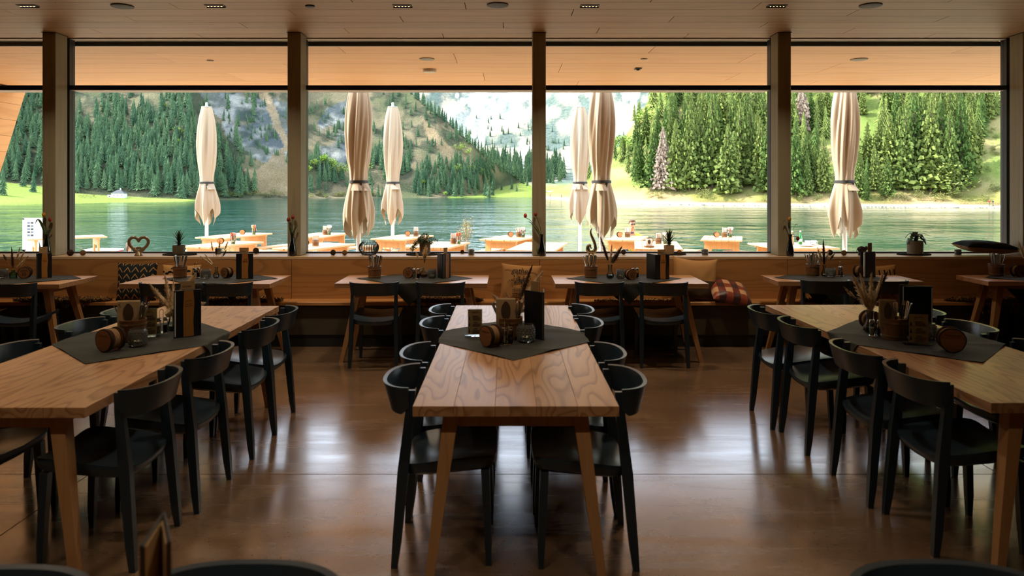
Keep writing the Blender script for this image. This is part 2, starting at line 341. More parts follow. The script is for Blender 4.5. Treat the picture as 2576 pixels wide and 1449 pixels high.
# ceiling fittings
LEDM = emis('led_reflector', '#ffe2b0', 2.2); REFL = M('reflector', '#d9c9a8', 0.15, metal=1.0); HOUS = M('lamp_housing', '#14161a', 0.5)
def light_bar(x, y, lab, lit=True):
    t = thing('ceiling_light', lab, 'light', (x, y, ZC), 0, 'recessed light bars')
    MB().box((0, 0, -.002), (0.17, 0.062, 0.006), 0.001).box((0, 0.034, -.006), (0.17, 0.006, 0.014)).build('housing', HOUS, t)
    for k in range(5):
        MB().prism([(-.011, -.016), (.011, -.016), (.006, .016), (-.006, .016)], -0.009, -0.0055).build('reflector', REFL, t, ((k-2)*0.029, 0, 0))
        MB().box((0, 0, 0), (0.007, 0.007, 0.002)).build('led', LEDM, t, ((k-2)*0.029, 0.002, -0.0105))
    if not lit: return
    ld = bpy.data.lights.new('bar_light', 'AREA'); ld.shape = 'RECTANGLE'; ld.size = 0.16; ld.size_y = 0.05; ld.energy = LAMP_W*(1.8 if y > 6 else 1); ld.color = (1.0, 0.80, 0.56); ld.spread = math.radians(115)
    lo = obj('bar_light', ld, t, (0, 0, -0.016)); lo.data = ld
def mklight(x, y, lab, lit=True): light_bar(x, y, lab, lit)
for k, nm in enumerate(['leftmost of the five recessed light bars by the window', 'recessed light bar second from the left by the window', 'middle recessed light bar left of the central ceiling speaker', 'recessed light bar fourth from the left by the window', 'rightmost of the five recessed light bars by the window']):
    mklight(-4.24+1.655*k+(0 if k != 0 else 0), 6.44, nm)
for y in (3.9, 1.35, -1.2):  # rows added out of view for warm fill; only middle bars lit
    for k, nm in enumerate(['leftmost', 'second from the left', 'middle', 'fourth from the left', 'rightmost']):
        mklight(-4.24+1.655*k, y, nm + ' added light bar of the unseen row ' + {3.9: 'over the long tables', 1.35: 'over the near table', -1.2: 'at the back of the room'}[y], k in (1, 2, 3) and y > 0)
DISC = M('speaker_grille', '#3a3d38', 0.6)
def disc(name, lab, px, py, dia, z, mat, cat, h=0.008, dot=True, y=None):
    p = at(px, py, (z-H)*K/(PY-py))
    t = thing(name, lab, cat, (p.x, p.y, z))
    MB().lathe([(dia*.5, 0), (dia*.5, -h), (dia*.44, -h*1.4)], 32).build('grille', mat, t)
    if dot: MB().lathe([(0.006, 0), (0.005, -.003)], 10).build('status_light', M('dot', '#cfd0c4', 0.4), t, (0, 0, -h*1.4))
    return t
disc('ceiling_speaker', 'round dark ceiling speaker right of the leftmost light bar', 308, 15, 0.19, ZC, DISC, 'speaker')
disc('ceiling_speaker', 'round dark ceiling speaker above the central column', 1252, 12, 0.19, ZC, DISC, 'speaker')
disc('ceiling_speaker', 'round dark ceiling speaker between the two rightmost light bars', 2190, 13, 0.19, ZC, DISC, 'speaker')
disc('ceiling_spotlight', 'small round recessed spotlight in the ceiling, left of centre', 780, 15, 0.085, ZC, HOUS, 'light')
# canopy outside: soffit boards and roof, fascia, sloping end wall
canopy = struct(MB().box((0.3, 9.9, 3.36), (17.2, 4.0, 0.2)).box((0.3, 11.86, 3.30), (17.2, 0.06, 0.30)).build('roof_canopy', SOFW), 'timber canopy roof over the terrace', 'canopy')
se = [7.96, 8.88, 9.6, 10.4, 11.2, 11.83]; sj = [-1.97, -0.66, 0.72, -0.35, 1.1]
for r in range(5):
    per = 3.68; k0 = math.floor((-8.2-sj[r])/per); xs = [sj[r]+per*k for k in range(k0, k0+7)]
    for a, b in zip(xs[:-1], xs[1:]):
        a = max(a, -8.2); b = min(b, 8.9)
        if b-a < .1: continue
        MB().box((0, 0, 0), (b-a-.006, se[r+1]-se[r]-.004, 0.03), 0.002).build('soffit_board', SOFW, canopy, ((a+b)/2, (se[r]+se[r+1])/2, 3.215+.02))
wing = struct(MB().hexa([(-9.4, 8.0, -.4), (-9.15, 8.0, -.4), (-9.15, 12.15, -.4), (-9.4, 12.15, -.4)], [(-8.25, 8.0, 3.2), (-8.02, 8.0, 3.2), (-8.02, 12.15, 3.2), (-8.25, 12.15, 3.2)]).build('canopy_end_wall', FRAME), 'sloping timber end wall of the canopy', 'wall')
for r in range(14):
    z0 = -.38+r*.256; z1 = z0+.252; f = lambda z: -9.15+(z+.4)/3.6*1.13
    MB().hexa([(f(z0)+.001, 8.0, z0), (f(z0)+.02, 8.0, z0), (f(z0)+.02, 12.12, z0), (f(z0)+.001, 12.12, z0)], [(f(z1)+.001, 8.0, z1), (f(z1)+.02, 8.0, z1), (f(z1)+.02, 12.12, z1), (f(z1)+.001, 12.12, z1)]).build('wall_board', wood('wing_board', '#d8a56e', '#b67d48', 'y', 6, .3, .6, .12, .4) if r == 0 else bpy.data.materials['wing_board'], wing)
ZS = 3.219
GR = M('fitting_grey', '#8e8a7c', 0.6); GR2 = M('fitting_pale', '#c9c3b4', 0.5)
disc('soffit_spotlight', 'small round spotlight in the outdoor soffit, left window', 529, 152, 0.085, ZS, GR, 'light', .006)
disc('soffit_speaker', 'flat round speaker in the outdoor soffit, centre left window', 1074, 148, 0.19, ZS, GR, 'speaker')
disc('smoke_detector', 'round domed detector below the soffit speaker, centre left window', 1081, 175, 0.19, ZS, GR2, 'detector', .03)
disc('soffit_spotlight', 'small round spotlight in the outdoor soffit, centre right window', 1620, 148, 0.085, ZS, GR, 'light', .006)
disc('soffit_speaker', 'flat round speaker in the outdoor soffit, right window', 2161, 149, 0.21, ZS, GR, 'speaker')
p = at(1605, 172, (ZS-H)*K/(PY-172)); t = thing('surveillance_camera', 'small dark square dome unit in the outdoor soffit', 'camera', (p.x, p.y, ZS))
MB().box((0, 0, -.006), (0.09, 0.12, 0.014), .003).build('housing', HOUS, t); MB().ball((0, 0, -.014), (.03, .03, .02), 12, 8).build('dome', M('dome', '#2b2f33', .15), t)
# ------------------------------------------------------------------ chairs
def make_chair():
    t = thing('dining_chair', 'x', 'chair')
    def rail(u, v):   # one closed strip: outer face up, rim, inner face down
        ph = (u*2-1)*1.5
        k = v*4 % 4
        zs = [0, 1, 1, 0, 0][min(4, int(round(v*4)))]; inn = [0, 0, 1, 1, 0][min(4, int(round(v*4)))]
        e = abs(u*2-1); z = (0.757+0.002*e) if zs else 0.642+0.03*max(0, e-.82)/.18
        a = 0.222-(0 if zs else .010)-inn*.017; b = 0.150-(0 if zs else .034)-inn*.017
        cx = math.copysign(abs(math.sin(ph))**0.86, ph); cy = abs(math.cos(ph))**0.86
        return (a*cx, -0.158-b*cy, z-(.002 if (zs and inn) else 0))
    mb = MB(); mb.grid(33, 5, rail)
    n = 33; b = 0
    for s in (0, n-1): mb.f.append((b+s, b+n+s, b+2*n+s, b+3*n+s) if s else (b+3*n+s, b+2*n+s, b+n+s, b+s)); mb.sm.append(False); mb.mi.append(0)
    mb.build('backrest', CHAIR, t)
    for s in (-1, 1):
        mb = MB(); q = [((s*.207, -.232, 0), .024, .026), ((s*.204, -.222, .10), .032, .036), ((s*.196, -.195, .41), .035, .046), ((s*.192, -.168, .66), .026, .036), ((s*.190, -.160, .742), .020, .030)]
        for (p0, w0, d0), (p1, w1, d1) in zip(q[:-1], q[1:]): mb.leg(p0, p1, w0, w1, d0, d1)
        mb.build('rear_leg', CHAIR, t)
        mb = MB(); mb.leg((s*.188, .165, 0), (s*.186, .163, .10), .022, .030, .022, .030).leg((s*.186, .163, .10), (s*.180, .150, .405), .030, .036, .030, .036); mb.build('front_leg', CHAIR, t)
    def outline(a):
        c, s_ = math.cos(a), math.sin(a); e = 0.42 if s_ < 0 else 0.24
        return Vector((math.copysign(abs(c)**e, c)*(.215-.012*max(0, s_)), math.copysign(abs(s_)**(e*.9), s_)*.205+.0, 0))
    def seat(u, v):
        a = u*2*PI; o = outline(a)
        lv = [(0.0, 'b'), (.80, 'b'), (.95, 'b2'), (1.0, 'e'), (.985, 't'), (.8, 't'), (.5, 't'), (.22, 't'), (0.0, 't')][int(round(v*8))]
        p = o*max(lv[0], 0.0001); x, y = p.x/.215, p.y/.205
        zt = 0.434+.026*y+.022*x*x-.012*(1-x*x)*(1-.5*abs(y))-.012*max(0, y-.5)+.006*max(0, -y-.6)
        z = {'b': .378+.018*y+.012*x*x, 'b2': .392+.02*y+.014*x*x, 'e': zt-.012, 't': zt}[lv[1]]
        return (p.x, p.y-.005, z)
    MB().grid(48, 9, seat, wrap=True).build('seat', CHAIR, t)
    return t
CH0 = make_chair(); CHT = tree(CH0); _ch = [0]
def chair(x, y, rz, lab, group=None):
    if not _ch[0]:
        _ch[0] = 1; CH0.location = (x, y, 0); CH0.rotation_euler = (0, 0, rz); CH0['label'] = lab
        if group: CH0['group'] = group
        return CH0
    r = dup(CH0, (x, y, 0), rz, lab, group, kl=CHT)
    if not group and 'group' in r: del r['group']
    return r
# ------------------------------------------------------------------ tables
ZT = 0.725
def table(lab, cx, cy, sx, sy, rz=0.0, long='x', nb=5, group='solid oak dining tables'):
    """boards run along the long side; splayed tapered legs with rails"""
    t = thing('dining_table', lab, 'table', (cx, cy, 0), rz, group)
    tm = TOPX if long == 'x' else TOPY; w = (sy if long == 'x' else sx)/nb
    for k in range(nb):
        q = -(nb-1)/2*w+k*w
        MB().box((0, 0, 0), (sx, w-.0004, .042) if long == 'x' else (w-.0004, sy, .042), .0012).build('tabletop_board', tm, t, (0, q, ZT-.021) if long == 'x' else (q, 0, ZT-.021))
    il, is_ = .05, .062; tl, ts = (.20 if long == 'x' else .085), .150       # insets of feet and of leg tops along the long / short side
    ix, iy, tx, ty = (il, is_, tl, ts) if long == 'x' else (is_, il, ts, tl)
    for a in (-1, 1):
        for b in (-1, 1):
            MB().leg((a*(sx/2-ix), b*(sy/2-iy), 0), (a*(sx/2-tx), b*(sy/2-ty), ZT-.042), .036, .062, .036, .062).build('leg', LEGW, t)
    for a in (-1, 1):
        R = MB()
        if long == 'x': R.box((a*(sx/2-tl), 0, ZT-.072), (.03, sy-2*ts, .06))
        else: R.box((0, a*(sy/2-tl), ZT-.072), (sx-2*ts, .03, .06))
        R.build('end_rail', LEGW, t); R = MB()
        if long == 'x': R.box((0, a*(sy/2-ts-.01), ZT-.066), (sx-2*tl, .024, .048))
        else: R.box((a*(sx/2-ts-.01), 0, ZT-.066), (.024, sy-2*tl, .048))
        R.build('side_rail', LEGW, t)
    return t
CLOTH = fabric('runner_cloth', '#36362f', '#272a26', 300, 0.75, 0.25); CLOTH.node_tree.nodes['Principled BSDF'].inputs['Sheen Weight'].default_value = 0.08
def cloth(lab, cx, cy, hd, hx0, hx1, hy0, hy1, rz=0.0, seed=0, origin=None):
    """square cloth laid corner to corner; what passes the table edge hangs down. bounds are table edges relative to (cx,cy)"""
    rnd = random.Random(seed); ph = [rnd.uniform(0, 6) for _ in range(8)]
    N = 57; s = hd/math.sqrt(2); vs = []
    for j in range(N):
        for i in range(N):
            u = (i/(N-1)*2-1)*s; v = (j/(N-1)*2-1)*s
            x = (u-v)/math.sqrt(2); y = (u+v)/math.sqrt(2); z = 0.0025
            z += .0016*(math.sin(x*19+y*7+ph[0])+math.sin(y*23-x*9+ph[1]))+.0016
            z += .005*max(0, math.sin(x*5+y*11+ph[2]))**8
            e = 0
            q = .013+.004*math.sin((x+y)*24)
            if x > hx1: e = x-hx1; x = hx1+min(e, q)
            if x < hx0: e = hx0-x; x = hx0-min(e, q)
            if y > hy1: e = y-hy1; y = hy1+min(e, q)
            if y < hy0: e = hy0-y; y = hy0-min(e, q)
            if e: z = max(z, .004)-max(0, e-q)
            vs.append((x, y, z))
    mb = MB(); mb.add(vs, [(j*N+i, j*N+i+1, (j+1)*N+i+1, (j+1)*N+i) for j in range(N-1) for i in range(N-1)], True)
    o = mb.build('table_runner', CLOTH, None, (cx, cy, ZT), (0, 0, rz)); tag(o, lab, 'tablecloth', 'dark table runners'); return o
# three long tables, from the front corners and back corners seen in the picture
T1 = dict(cx=.033, cy=4.153, sx=.827, sy=2.47, rz=0.0)
T2 = dict(cx=-2.10, cy=4.13, sx=.84, sy=2.46, rz=0.0)
T3 = dict(cx=2.335, cy=4.19, sx=.80, sy=2.44, rz=math.radians(1.3))
table('long oak table in the middle of the room with swirling grain', T1['cx'], T1['cy'], .827, 2.47, 0, 'y', 5)
table('long oak table at the left with the napkin tub under leaning pampas', T2['cx'], T2['cy'], .84, 2.46, 0, 'y', 5)
table('long oak table at the right with the tall black menu back', T3['cx'], T3['cy'], .80, 2.44, T3['rz'], 'y', 5)
table('near oak table below the frame holding the blurred menu', -.12, 1.03, 2.4, .86, 0, 'x', 4)
WT = []
for k, (xl, xr, y0, y1, nm) in enumerate([(-5.40, -4.02, 6.54, 7.17, 'far left table by the bench, cut by the frame'), (-3.50, -2.14, 6.565, 7.21, 'bench table second from the left, by the arrow cushion'),
        (-1.566, -.183, 6.59, 7.215, 'bench table left of centre before the shaggy hanging sheepskin'), (.43, 1.812, 6.575, 7.215, 'bench table right of centre with the green vase'),
        (2.50, 3.845, 6.735, 7.22, 'bench table in front of the striped cushion'), (4.44, 5.82, 6.735, 7.22, 'bench table at the right edge under the sill cushion')]):
    table(nm, (xl+xr)/2, (y0+y1)/2, xr-xl, y1-y0, 0, 'x', 4); WT.append((xl, xr, y0, y1))
cloth('dark runner across the middle long table', .03, 4.25, .575, T1['cx']-.4135-.03, T1['cx']+.4135-.03, -1.3, 1.1, 0, 1)
p2 = on(345, 861, ZT); cloth('dark runner across the left long table', -2.085, 4.20, .60, T2['cx']-.42+2.085, T2['cx']+.42+2.085, -1.2, 1.1, 0, 2)
cloth('dark runner across the right long table', 2.345, 4.22, .60, -.41, .40, -1.2, 1.1, T3['rz'], 3)
for k, (xl, xr, y0, y1) in enumerate(WT):
    cx = [-4.60, -2.73, -.885, 1.10, 3.10, 5.12][k]; cy = 6.93 if k < 4 else 6.99
    cloth('dark runner on the ' + ['far left table by the bench', 'bench table by the arrow cushion', 'bench table before the shaggy hanging sheepskin', 'bench table with the green vase', 'bench table before the striped cushion', 'bench table at the right edge'][k], cx, cy, .555, xl-cx, xr-cx, y0-cy, y1-cy, 0, 10+k)
# ------------------------------------------------------------------ place the chairs
def rows(nm): return ['nearest %s' % nm, 'second %s from the camera' % nm, 'third %s from the camera' % nm, 'farthest %s' % nm]
for d, xc, lb in zip((3.255, 3.76, 4.57, 5.05), (.305, .300, .290, .29), rows('dark chair on the right side of the middle long table')): chair(xc, d, PI/2, lb)
for d, xc, lb in zip((3.28, 3.765, 4.56, 5.05), (-.245, -.245, -.24, -.235), rows('dark chair on the left side of the middle long table')): chair(xc, d, -PI/2, lb)
for d, xc, lb in zip((3.245, 3.79, 4.50, 4.98), (-1.79, -1.755, -1.735, -1.755), rows('dark chair on the right side of the left long table')): chair(xc, d, PI/2, lb)
for d, xc, lb in zip((3.26, 3.82, 4.52, 5.01), (-2.36, -2.42, -2.44, -2.44), rows('dark chair on the window side left of the left long table')): chair(xc, d, -PI/2, lb)
for d, xc, lb in zip((3.37, 3.85, 4.56, 5.02), (2.085, 2.04, 2.02, 1.98), rows('dark chair on the left side of the right long table')): chair(xc, d, -PI/2, lb)
for d, xc, lb in zip((3.30, 3.85, 4.45, 5.0), (2.66, 2.64, 2.62, 2.64), rows('dark chair on the far side of the right long table')): chair(xc, d, PI/2, lb)
for k, (x, y, lb) in enumerate([(-4.35, 6.58, 'dark chair at the far left bench table, back to camera'), (-4.85, 6.60, 'dark chair cut by the left frame edge at the bench'), (-3.03, 6.62, 'left chair at the bench table by the arrow cushion'), (-2.47, 6.62, 'right chair at the bench table by the arrow cushion'),
        (-1.185, 6.655, 'left chair at the bench table before the hanging sheepskin'), (-.595, 6.655, 'right chair at the bench table before the hanging sheepskin'), (.815, 6.66, 'left chair at the bench table with the green vase'), (1.385, 6.66, 'right chair at the bench table with the green vase'),
        (2.87, 6.78, 'left chair at the bench table before the striped cushion'), (3.40, 6.78, 'right chair at the bench table before the striped cushion'), (5.0, 6.74, 'dark chair at the right edge bench table'), (5.55, 6.74, 'dark chair right of the frame at the edge bench table')]):
    chair(x, y, 0, lb)
for x, y, lb in [(-.57, 1.352, 'chair back rim at the bottom of the frame, left of centre'), (-1.09, 1.33, 'chair back rim in the bottom left corner'), (.945, 1.352, 'chair back rim at the bottom right of the frame'), (.2, 1.30, 'chair hidden below the frame at the near table')]:
    if 'hidden' in lb: continue
    chair(x, y, PI, lb)
# ------------------------------------------------------------------ bench cushions and hides
def cushion(name, lab, mat, w, h, th, loc, rot, seed=0, back=None, sag=0.0):
    rnd = random.Random(seed); a, b_ = rnd.uniform(0, 6), rnd.uniform(0, 6)
    def f(side):
        def g(u, v):
            x, y = u*2-1, v*2-1; e = (max(0, 1-abs(x)**2.6)*max(0, 1-abs(y)**2.6))**0.42
            pin = 1-.07*(1-abs(y)**2)*abs(x)**3; pin2 = 1-.07*(1-abs(x)**2)*abs(y)**3
            wr = .05*math.sin(x*7+a)*math.sin(y*5+b_)+.03*math.sin(9*x-6*y)
            return (x*w/2*pin, side*th/2*e*(1+wr), y*h/2*pin2-(sag*h*(1-x*x) if y > 0 else 0)*y)
        return g
    mb = MB(); mb.grid(29, 29, f(-1)); n0 = len(mb.f); mb.grid(29, 29, f(1), m=1 if back else 0)
    mb.f[n0:] = [q[::-1] for q in mb.f[n0:]]
    o = mb.build(name, [mat, back] if back else mat, None, loc, rot); tag(o, lab, 'cushion'); return o
def chevron_mat():
    m, t, n, l, b = nmat('arrow_print'); tc = n.new('ShaderNodeTexCoord'); s = n.new('ShaderNodeSeparateXYZ'); l.new(tc.outputs['Object'], s.inputs[0])
    def math_(op, a, bb=None, c=None):
        q = n.new('ShaderNodeMath'); q.operation = op
        for i, v in enumerate((a, bb, c)):
            if v is None: continue
            if hasattr(v, 'is_output'): l.new(v, q.inputs[i])
            else: q.inputs[i].default_value = v
        return q.outputs[0]
    x = math_('PINGPONG', math_('ADD', s.outputs[0], 10.0), 0.041); z = math_('FRACT', math_('MULTIPLY', math_('ADD', math_('ADD', s.outputs[2], 10.0), math_('MULTIPLY', x, 1.35)), 15.0))
    on_ = math_('MULTIPLY', math_('LESS_THAN', z, 0.20), math_('LESS_THAN', x, 0.033))
    l.new(mix(n, l, '#252a2c', '#b0885a', on_), b.inputs['Base Color']); setp(b, rough=0.95, spec=.1); return m
SZ = 0.452
def benchpos(px, py, y): return at(px, py, y)
ARROW = cushion('scatter_cushion', 'dark cushion with tan arrow pattern on the bench at left', chevron_mat(), .40, .38, .13, (-3.74, 7.36, SZ+.19), (-.13, 0, .05), 1)
def leafy():
    m, t, n, l, b = nmat('leaf_print'); mp = mapping(n, l, 'Object', (1, 1, 1)); v = n.new('ShaderNodeTexVoronoi'); v.inputs['Scale'].default_value = 15; v.inputs['Randomness'].default_value = .55
    m2 = mapping(n, l, 'Object', (1, 1, 1.9), rot=(0, .8, 0)); l.new(m2.outputs[0], v.inputs['Vector'])
    r = ramp(n, [(0.0, '#15191b'), (0.33, '#15191b'), (0.37, '#b38a58'), (1, '#b38a58')]); l.new(v.outputs['Distance'], r.inputs[0]); l.new(r.outputs[0], b.inputs['Base Color']); setp(b, rough=.9, spec=.1); return m
cushion('scatter_cushion', 'tan cushion with black leaf print behind the bench table', leafy(), .40, .36, .12, (-3.30, 7.37, SZ+.18), (-.12, 0, -.04), 2)
GATH = cushion('scatter_cushion', 'tan cushion printed gather with a flower basket', fabric('tan_linen', '#b98a56', '#a3764a', 90), .405, .38, .12, (.128, 7.35, SZ+.175), (-.10, .06, -.04), 3)
INK = M('ink', '#191c1c', .8); INKG = M('ink_green', '#3b3a2a', .8); INKY = M('ink_tan', '#8a6a3c', .8)
# print of the gather cushion: lettering and bouquet, lying on the bulge of the cushion face
def on_cushion(me, w=.405, h=.38, th=.12, off=.0025):
    for v in me.vertices:
        x, y = max(-1, min(1, v.co.x/(w/2))), max(-1, min(1, v.co.z/(h/2))); e = (max(0, 1-abs(x)**2.6)*max(0, 1-abs(y)**2.6))**0.42
        v.co.y = -th/2*e*1.09-off+v.co.y
    return me
me = text_mesh('gather', .075, .0004, shear=.25); me.transform(Matrix.Translation((0, 0, .125))); me.materials.append(INK); obj('lettering', on_cushion(me), GATH)
mb = MB(); R5 = random.Random(5)
mb.tube([(-.165, 0, .125), (-.13, 0, .132), (-.09, 0, .128)], .0015, 5); mb.tube([(.09, 0, .112), (.13, 0, .118), (.17, 0, .098)], .0015, 5)
on_cushion(mb.mesh('f', INK)); me = mb.mesh('flourish', INK); obj('flourish', on_cushion(me), GATH)
mb = MB()
def leafq(mb, x, z, L, a, w, m):
    c, s = math.cos(a), math.sin(a); q = [(0, 0), (.5*L, w), (L, 0), (.5*L, -w)]; mb.add([(x+p*c-r*s, 0, z+p*s+r*c) for p, r in q], [(0, 1, 2, 3)], m=m)
for k in range(90):
    a = R5.uniform(0, 2*PI); r = abs(R5.gauss(0, .055)); leafq(mb, r*math.cos(a)*1.35, .03+r*math.sin(a)*.8, R5.uniform(.012, .03), R5.uniform(0, 6.3), R5.uniform(.004, .008), R5.choice([0, 0, 1, 2]))
for j in range(6):
    for i in range(12): leafq(mb, -.075+i*.0136, -.05-j*.018, .013, 0, .0062, (i+j) % 2 if j % 2 else 2-((i+j) % 2))
me = mb.mesh('bouquet_print', [INK, INKG, INKY]); obj('bouquet_print', on_cushion(me), GATH)
def twotone():
    m, t, n, l, b = nmat('two_tone'); tc = n.new('ShaderNodeTexCoord'); s = n.new('ShaderNodeSeparateXYZ'); l.new(tc.outputs['Object'], s.inputs[0])
    g = n.new('ShaderNodeMath'); g.operation = 'GREATER_THAN'; g.inputs[1].default_value = -.01; l.new(s.outputs[2], g.inputs[0])
    mp = mapping(n, l, 'Object'); nz = noise(n, l, mp.outputs[0], 70, 4); dk = mix(n, l, '#5b4a36', '#3c3227', nz.outputs[0])
    l.new(mix(n, l, dk, '#bb8f5d', g.outputs[0]), b.inputs['Base Color']); setp(b, rough=.95, spec=.1); return m
cushion('scatter_cushion', 'large cushion, tan above and grey felt below, on the bench', twotone(), .46, .44, .15, (1.885, 7.35, SZ+.215), (-.10, .07, .04), 4, sag=.04)
def checks():
    m, t, n, l, b = nmat('red_check'); mp = mapping(n, l, 'Object', (1, 1, 1)); s = n.new('ShaderNodeSeparateXYZ'); l.new(mp.outputs[0], s.inputs[0])
    def band(o, f, off):
        q = n.new('ShaderNodeMath'); q.operation = 'MULTIPLY_ADD'; q.inputs[1].default_value = f; q.inputs[2].default_value = off; l.new(o, q.inputs[0])
        r = n.new('ShaderNodeMath'); r.operation = 'FRACT'; l.new(q.outputs[0], r.inputs[0]); g = n.new('ShaderNodeMath'); g.operation = 'GREATER_THAN'; g.inputs[1].default_value = .5; l.new(r.outputs[0], g.inputs[0]); return g.outputs[0]
    a, c = band(s.outputs[0], 7.0, 10), band(s.outputs[2], 7.0, 10.25)
    c1 = mix(n, l, '#3a1512', '#8e3a20', a); c2 = mix(n, l, '#6f2317', '#d2a273', a); l.new(mix(n, l, c1, c2, c), b.inputs['Base Color']); setp(b, rough=.42, sheen=.3); return m
cushion('scatter_cushion', 'red and cream checked satin cushion lying on the bench', checks(), .40, .36, .15, (2.215, 7.305, SZ+.095), (-1.12, .17, .05), 5)
def stripes():
    m, t, n, l, b = nmat('tan_stripe'); tc = n.new('ShaderNodeTexCoord'); s = n.new('ShaderNodeSeparateXYZ'); l.new(tc.outputs['Object'], s.inputs[0])
    q = n.new('ShaderNodeMath'); q.operation = 'MULTIPLY_ADD'; q.inputs[1].default_value = 19; q.inputs[2].default_value = 10; l.new(s.outputs[0], q.inputs[0])
    r = n.new('ShaderNodeMath'); r.operation = 'FRACT'; l.new(q.outputs[0], r.inputs[0]); g = n.new('ShaderNodeMath'); g.operation = 'LESS_THAN'; g.inputs[1].default_value = .26; l.new(r.outputs[0], g.inputs[0])
    z = n.new('ShaderNodeMath'); z.operation = 'LESS_THAN'; z.inputs[1].default_value = .13; ab = n.new('ShaderNodeMath'); ab.operation = 'ABSOLUTE'; l.new(s.outputs[2], ab.inputs[0]); l.new(ab.outputs[0], z.inputs[0])
    w = n.new('ShaderNodeMath'); w.operation = 'MULTIPLY'; l.new(g.outputs[0], w.inputs[0]); l.new(z.outputs[0], w.inputs[1])
    l.new(mix(n, l, '#b08450', '#14181a', w.outputs[0]), b.inputs['Base Color']); setp(b, rough=.95, spec=.1); return m
cushion('scatter_cushion', 'tan cushion with black stripes behind the bench table at right', stripes(), .41, .36, .12, (3.73, 7.36, SZ+.175), (-.10, -.05, .0), 6)
cushion('scatter_cushion', 'navy cushion with tan underside lying on the sill at right', fabric('navy_cloth', '#20272f', '#181d24', 200), .56, .30, .125, (5.02, 7.66, SILL_Z+.085), (-1.52, .06, .0), 7, back=fabric('tan_under', '#a98b62', '#8d724e', 80))
FURD = M('fur_dark', '#4a3726', .8); FURL = M('fur_light', '#b08a54', .8); FURM = M('fur_mid', '#7d5c36', .8)
def hide(lab, x0, x1, y0, y1, seed, drop=0.0, mats=(FURD, FURM, FURL), n=2600, h=.045):
    """sheepskin: thousands of curling locks on a low pad"""
    R = random.Random(seed); mb = MB(); cx, cy = (x0+x1)/2, (y0+y1)/2; rx, ry = (x1-x0)/2, (y1-y0)/2
    def pad(u, v):
        a = u*2*PI; r = v*(1+.08*math.sin(3*a+seed)+.05*math.sin(7*a)); return (rx*r*math.cos(a), ry*r*math.sin(a), .012*(1-v**4)+.002)
    mb.grid(28, 5, pad, wrap=True)
    for k in range(n):
        a = R.uniform(0, 2*PI); r = math.sqrt(R.random())*(1+.08*math.sin(3*a+seed)); x, y = rx*r*math.cos(a), ry*r*math.sin(a)
        L = R.uniform(.5, 1.2)*h; dx, dy = R.gauss(0, .5)*L, R.gauss(-.35, .5)*L; w = R.uniform(.003, .007); z0 = .008
        if drop and y < -ry*.72: z0 = .008-R.random()**1.4*drop; y = -ry*.8-R.uniform(.0, .03); dz = -L*.7
        else: dz = L*R.uniform(.2, .75)
        t = R.uniform(0, PI); wx, wy = w*math.cos(t), w*math.sin(t)
        mb.add([(x-wx, y-wy, z0), (x+wx, y+wy, z0), (x+dx*.6+wx*.8, y+dy*.6+wy*.8, z0+dz*.9), (x+dx*.6-wx*.8, y+dy*.6-wy*.8, z0+dz*.9), (x+dx, y+dy, z0+dz*.8)], [(0, 1, 2, 3), (3, 2, 4)], m=R.choice([0, 0, 1, 1, 2]))
    o = mb.build('sheepskin', list(mats), None, (cx, cy, SZ)); return tag(o, lab, 'sheepskin', 'sheepskins on the bench')
hide('dark shaggy sheepskin hanging over the bench left of the gather cushion', -1.06, -.27, 7.19, 7.44, 1, .22, n=4200)
hide('shaggy sheepskin on the bench by the arrow cushion table', -3.05, -2.28, 7.20, 7.44, 2, .03)
hide('flat honey coloured sheepskin behind the green vase table', .86, 1.76, 7.20, 7.44, 3, 0, (FURL, FURM, FURL), 2200, .022)
hide('dark shaggy sheepskin behind the striped cushion table', 2.95, 3.66, 7.20, 7.44, 4, .05)
hide('grey brown sheepskin on the bench at the right edge', 4.42, 5.25, 7.20, 7.44, 5, .10)
hide('brown sheepskin on the bench at the far left', -4.95, -3.98, 7.20, 7.44, 6, .04)
# ------------------------------------------------------------------ things on the tables
TUBW = wood('tub_wood', '#7c5230', '#53351c', 'z', 5, .05, .45, .15); HOOP = M('tub_hoop', '#a58f6c', .3, metal=.8)
LOGF = wood('log_face', '#8d5c34', '#5e3a1e', 'x', 8, .08, .5, .25); BARK = fabric('bark', '#3d2a1c', '#21160f', 120, .95, .6); BRAND = M('burnt_mark', '#1c130d', .8)
PAPER = M('napkin_paper', '#b9a37c', .85); PAPERW = M('napkin_white', '#f1eee6', .85); NAPD = M('napkin_print', '#4b3a26', .8)
BOOK = M('menu_cover', '#15191d', .38, spec=.5); STRIPW = wood('menu_strip', '#b07a3c', '#7b4f22', 'z', 6, .05, .4, .2); CARD = M('kraft_card', '#a3865c', .85); CARDT = M('card_text', '#4a3a26', .85)
WAX = M('candle_wax', '#d9cdb4', .5); SALTM = M('salt', '#d8d0c2', .9); PEPP = M('pepper', '#2a221b', .9)
PLUMEL = M('pampas_pale', '#e0cba8', .95); PLUMED = M('pampas_dark', '#5a4330', .95); STALK = M('dry_stalk', '#a08a5c', .9); PLUMEP = M('pampas_pink', '#c7a890', .95)
